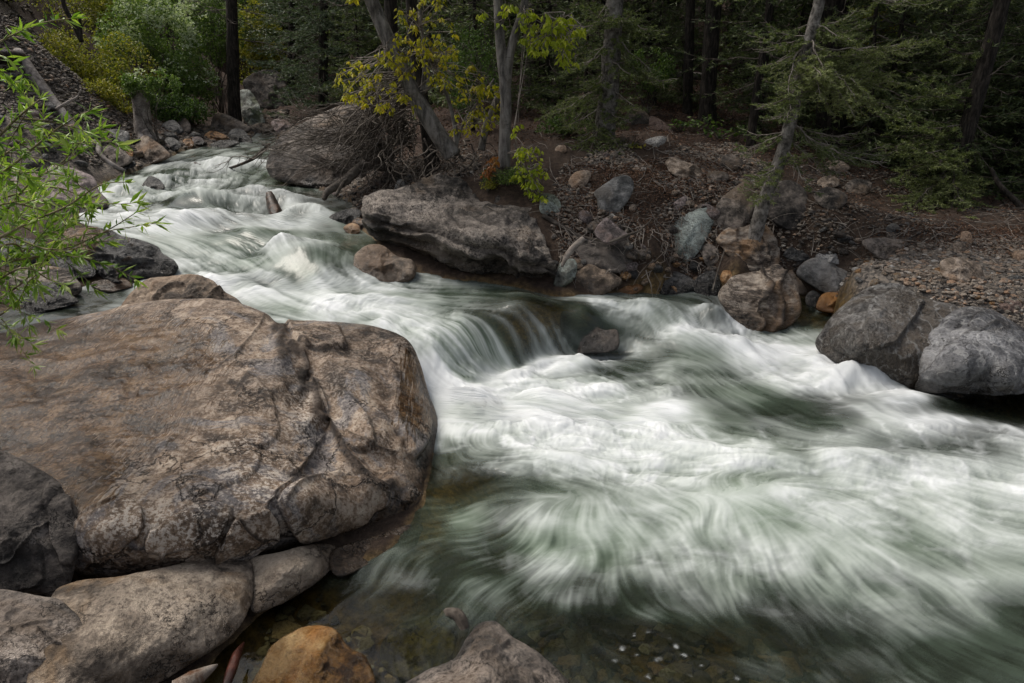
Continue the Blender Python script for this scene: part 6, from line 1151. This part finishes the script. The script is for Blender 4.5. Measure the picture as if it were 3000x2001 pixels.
cobbles(BAR, 46, (.028, .06), 'rounded cobble lying among the pebbles of the gravel bar', 'cobbles on the pebble bar', ['tan', 'grey', 'grey2', 'pale', 'orange'], 1002)
SCREE = [(-10, 60), (40, 50), (90, 200), (180, 300), (230, 350), (200, 400), (100, 420), (-10, 420)]
cobbles(SCREE, 38, (.05, .13), 'loose grey stone on the steep scree slope', 'stones on the scree', ['grey', 'grey2', 'dark', 'grey', 'purple'], 1003)
SHORE = [(230, 330), (380, 305), (560, 290), (640, 290), (560, 318), (430, 338), (400, 350), (300, 375)]
cobbles(SHORE, 32, (.06, .15), 'small stone on the upstream gravel shore', 'stones on the upstream shore', ['grey2', 'purple', 'dark', 'tan', 'orange', 'grey'], 1004)
UND = [(1300, 640), (1480, 580), (1640, 580), (1650, 660), (1450, 668)]
cobbles([(1260, 600), (1300, 500), (1420, 480), (1640, 470), (1660, 560), (1560, 620), (1300, 640)], 30, (.05, .12), 'broken stone half buried in the steep face of the earth bank', 'broken stones in the bank face', ['grey2', 'shade', 'purple', 'tan', 'grey'], 1008)
cobbles([(1790, 640), (1800, 560), (1900, 520), (1980, 560), (1900, 600)], 13, (.04, .10), 'angular stone on the slope above the flat-topped boulder', 'stones above the flat-topped boulder', ['grey2', 'shade', 'grey', 'dark'], 1009)
cobbles(UND, 28, (.05, .12), 'small damp stone at the foot of the undercut earth bank', 'stones at the bank foot', ['grey2', 'dark', 'orange', 'brown'], 1005)
ROOTS = [(700, 430), (830, 430), (900, 390), (1080, 380), (1050, 405), (850, 440), (810, 470), (740, 440)]
cobbles(ROOTS, 18, (.04, .09), 'small stone among the roots at the end of the long boulder', 'stones among the roots', ['grey', 'grey2', 'purple', 'orange'], 1006)
SHADE = [(1850, 480), (1880, 400), (2060, 460), (2160, 560), (1960, 590), (1860, 540)]
cobbles(SHADE, 24, (.025, .06), 'small stone on the dark ground below the firs', 'stones on the dark ground', ['grey2', 'tan', 'grey'], 1007)
# gravel: too many to count
gb = MB(); rs = np.random.default_rng(1100)
def low_stone(rs):
    t_ = (1 + 5**.5)/2
    V = np.array([(-1, t_, 0), (1, t_, 0), (-1, -t_, 0), (1, -t_, 0), (0, -1, t_), (0, 1, t_), (0, -1, -t_), (0, 1, -t_), (t_, 0, -1), (t_, 0, 1), (-t_, 0, -1), (-t_, 0, 1)], float)/1.9
    return V
ICO = np.array([(0, 11, 5), (0, 5, 1), (0, 1, 7), (0, 7, 10), (0, 10, 11), (1, 5, 9), (5, 11, 4), (11, 10, 2), (10, 7, 6), (7, 1, 8), (3, 9, 4), (3, 4, 2), (3, 2, 6), (3, 6, 8), (3, 8, 9), (4, 9, 5), (2, 4, 11), (6, 2, 10), (8, 6, 7), (9, 8, 1)])
IV = low_stone(None)
def gravel(region, n, smin, smax, seed, tint, flat=.55, dens=None, wet=False):
    rs = np.random.default_rng(seed); R_ = np.asarray(region, float); c_ = cast(R_[:, 0], R_[:, 1], ground_z)[:, :2]; lo, hi = c_.min(0), c_.max(0)
    P = rs.uniform(lo, hi, (n*6, 2)); P = P[in_poly(P, c_)]
    P = P if wet else P[(SD(P[:, 0], P[:, 1]) < .06) | (P[:, 1] > 23)]
    if dens: P = P[fbm(np.column_stack([P*dens, np.zeros(len(P))]), 3, seed) > -.08]
    P = P[:n]; k = len(P); s = smin*(smax/smin)**(rs.random(k)**2.2)
    A = rs.normal(0, 1, (k, 12, 3))*.16 + IV[None]; sc = np.stack([rs.uniform(.8, 1.4, k), rs.uniform(.7, 1.1, k), rs.uniform(.35, .8, k)], 1)
    A = A*sc[:, None]*s[:, None, None]; an = rs.random(k)*6.28; ca, sa = np.cos(an)[:, None], np.sin(an)[:, None]
    A = np.stack([A[..., 0]*ca - A[..., 1]*sa, A[..., 0]*sa + A[..., 1]*ca, A[..., 2]], -1)
    z = ground_z(P[:, 0], P[:, 1]); A += np.column_stack([P, z + s*.2])[:, None]
    gb.add(A.reshape(-1, 3), None, (ICO[None] + (np.arange(k)*12)[:, None, None]).reshape(-1, 3), np.repeat(np.clip(tint + rs.normal(0, .22, k), 0, 1), 12))
gravel([(1900, 720), (1950, 600), (2050, 580), (2420, 545), (2600, 640), (2600, 820), (2300, 740), (2140, 690)], 9000, .010, .042, 1, .62)
gravel([(1250, 500), (1290, 380), (1400, 325), (1700, 330), (1850, 480), (2000, 560), (1850, 620), (1640, 560), (1560, 640), (1300, 640)], 13000, .008, .040, 2, .52, dens=1.4)
gravel([(-200, 0), (60, 0), (120, 120), (220, 250), (260, 330), (240, 370), (200, 410), (60, 480), (-200, 520)], 14000, .012, .06, 3, .42, dens=.9)
gravel([(220, 340), (380, 300), (520, 280), (660, 250), (680, 300), (560, 325), (420, 345), (300, 390)], 2500, .02, .07, 4, .4)
gravel([(120, 180), (200, 200), (300, 230), (360, 300), (340, 345), (250, 340), (180, 300)], 3500, .014, .06, 10, .38)
gravel([(690, 420), (840, 400), (900, 370), (1130, 350), (1090, 410), (850, 450), (810, 490), (740, 450)], 2200, .01, .045, 5, .38)
gravel([(1850, 560), (1830, 380), (2400, 380), (2500, 600)], 5000, .008, .03, 6, .35, dens=1.0)
gravel([(-60, 850), (60, 840), (95, 900), (80, 990), (-60, 1010)], 900, .006, .022, 7, .45) if False else None
gravel([(480, 1640), (620, 1420), (800, 1330), (1100, 1400), (1500, 1390), (1900, 1480), (2000, 1640)], 1300, .014, .075, 8, .48, wet=True, dens=1.2)
gravel([(2110, 890), (2351, 885), (2450, 930), (2200, 940)], 300, .01, .04, 9, .5, wet=True)
m, g = new_mat('gravel_stone'); v = g.vec(rand=False)
c = g.ramp(g.attr('tint'), [(0, (.028, .025, .024)), (.25, (.085, .075, .068)), (.5, (.17, .145, .12)), (.7, (.26, .22, .18)), (.85, (.30, .19, .12)), (1, (.38, .36, .33))])
c = g.mix(g.step(g.noise(v, 60, 4, .7), .45, .62), c, g.mix(1.0, c, (.55, .52, .5), 'MULTIPLY'))
g.out(g.pbr(c, .8, g.bump(g.noise(v, 90, 3, .7), .5, .01), .35))
go = gb.build('gravel', m, None, None, False); go['kind'] = 'stuff'; go['label'] = 'loose gravel and pebbles over the banks'
# fallen leaves and twigs on the forest floor
fb = MB(); rs = np.random.default_rng(1200)
for reg, n in (([(1150, 330), (1250, 200), (1500, 120), (2351, 120), (2500, 420), (2351, 560), (1900, 560), (1700, 420), (1400, 330)], 24000), ([(120, 180), (300, 210), (480, 270), (380, 310), (250, 330)], 2500), ([(700, 300), (900, 200), (1150, 200), (1150, 380), (950, 400)], 4000), ([(1250, 480), (1300, 380), (1700, 380), (1650, 600), (1300, 600)], 9000), ([(1950, 620), (1960, 560), (2351, 520), (2351, 600)], 2200)):
    R_ = np.asarray(reg, float); c_ = cast(R_[:, 0], R_[:, 1], ground_z)[:, :2]; P = rs.uniform(c_.min(0), c_.max(0), (n*3, 2)); P = P[in_poly(P, c_)][:n]; P = P[SD(P[:, 0], P[:, 1]) < -.15]
    Z_ = ground_z(P[:, 0], P[:, 1]); PP = np.column_stack([P, Z_ + .012 + .02*rs.random(len(P))]); D = rs.normal(0, 1, PP.shape)*[1, 1, .35]
    leaves(fb, PP, D, .035*np.clip(P[:, 1]/9, .7, 2), .018*np.clip(P[:, 1]/9, .7, 2), rs, .4)
fo_ = fb.build('leaf_litter', leaf_mat('dead_leaves', [(0, (.03, .014, .009)), (.4, (.10, .05, .03)), (.75, (.20, .11, .065)), (1, (.32, .23, .16))], .1, .7), None, None, False); fo_['kind'] = 'stuff'; fo_['label'] = 'dead leaves and twigs littering the forest floor'

# broken twigs and dry stems strewn over the banks
tb_ = MB(); rs = np.random.default_rng(1300)
for reg, n in (([(1250, 480), (1300, 370), (1700, 350), (1850, 500), (1650, 600), (1550, 655), (1300, 640)], 420), ([(1200, 340), (1300, 250), (2300, 300), (2351, 520), (1900, 560)], 420), ([(700, 420), (860, 380), (1120, 340), (1090, 410), (850, 450), (760, 450)], 220), ([(60, 300), (200, 250), (400, 280), (380, 320), (240, 350)], 200), ([(1950, 600), (2000, 540), (2351, 500), (2351, 590), (2060, 640)], 120)):
    R_ = np.asarray(reg, float); PP = rs.uniform(R_.min(0), R_.max(0), (n*5, 2)); PP = PP[in_poly(PP, R_)]; QQ = cast(PP[:, 0], PP[:, 1], ground_z); QQ = QQ[(QQ[:, 1] < 22) & (SD(QQ[:, 0], QQ[:, 1]) < .03)][:n]
    for q in QQ:
        L = rs.uniform(.08, .4); an = rs.random()*6.28; e = q + np.array([math.cos(an)*L, math.sin(an)*L, 0]); e[2] = float(ground_z(e[0], e[1])) + rs.uniform(0, .1); q[2] += .012
        tube(tb_, bend(q, e, 5, rs.uniform(-.1, .1), .25, 0, rs), np.linspace(rs.uniform(.003, .008), .002, 5), 4, a=0, cap=False)
tw_ = tb_.build('twig_litter', M_TWIG_P, None, None); tw_['kind'] = 'stuff'; tw_['label'] = 'broken twigs and dry stems strewn over the banks'
# ------------------------------------------------------------------ camera and daylight
cd = bpy.data.cameras.new('camera'); cam = bpy.data.objects.new('camera', cd); COL.objects.link(cam)
cd.sensor_width = 36; cd.lens = 36*F/W; cd.clip_end = 500; cd.clip_start = .05
cam.location = CAM; cam.rotation_euler = (PI/2 - PITCH, 0, 0); SC.camera = cam
SUN_EL, SUN_AZ = math.radians(57), math.radians(-60)      # azimuth from +Y towards +X
wd = bpy.data.worlds.new('World'); SC.world = wd; wd.use_nodes = True
nt = wd.node_tree; nt.nodes.clear(); g = N(nt)
sky = g.n('ShaderNodeTexSky', sky_type='NISHITA', sun_disc=False, sun_elevation=SUN_EL, sun_rotation=SUN_AZ, air_density=1.0, dust_density=4.0, ozone_density=1.0)
hs = g.n('ShaderNodeHueSaturation', {'Saturation': .35, 'Color': sky.outputs[0]})
bg = g.n('ShaderNodeBackground', {'Color': hs.outputs[0], 'Strength': .105}); g.n('ShaderNodeOutputWorld', {'Surface': bg.outputs[0]})
sl = bpy.data.lights.new('sun', 'SUN'); sl.energy = 2.1; sl.angle = math.radians(26); sl.color = (1, .93, .83)
so = bpy.data.objects.new('sun', sl); COL.objects.link(so)
from mathutils import Vector
sd_ = Vector((math.sin(SUN_AZ)*math.cos(SUN_EL), math.cos(SUN_AZ)*math.cos(SUN_EL), math.sin(SUN_EL)))
so.rotation_euler = sd_.to_track_quat('Z', 'Y').to_euler(); so.location = (0, 0, 30)
vs = SC.view_settings; vs.view_transform = 'Standard'; vs.look = 'None'; vs.exposure = 0.48; vs.gamma = 1; vs.use_curve_mapping = False
SC.cycles.max_bounces = 6; SC.cycles.transparent_max_bounces = 10; SC.cycles.caustics_reflective = False; SC.cycles.caustics_refractive = False
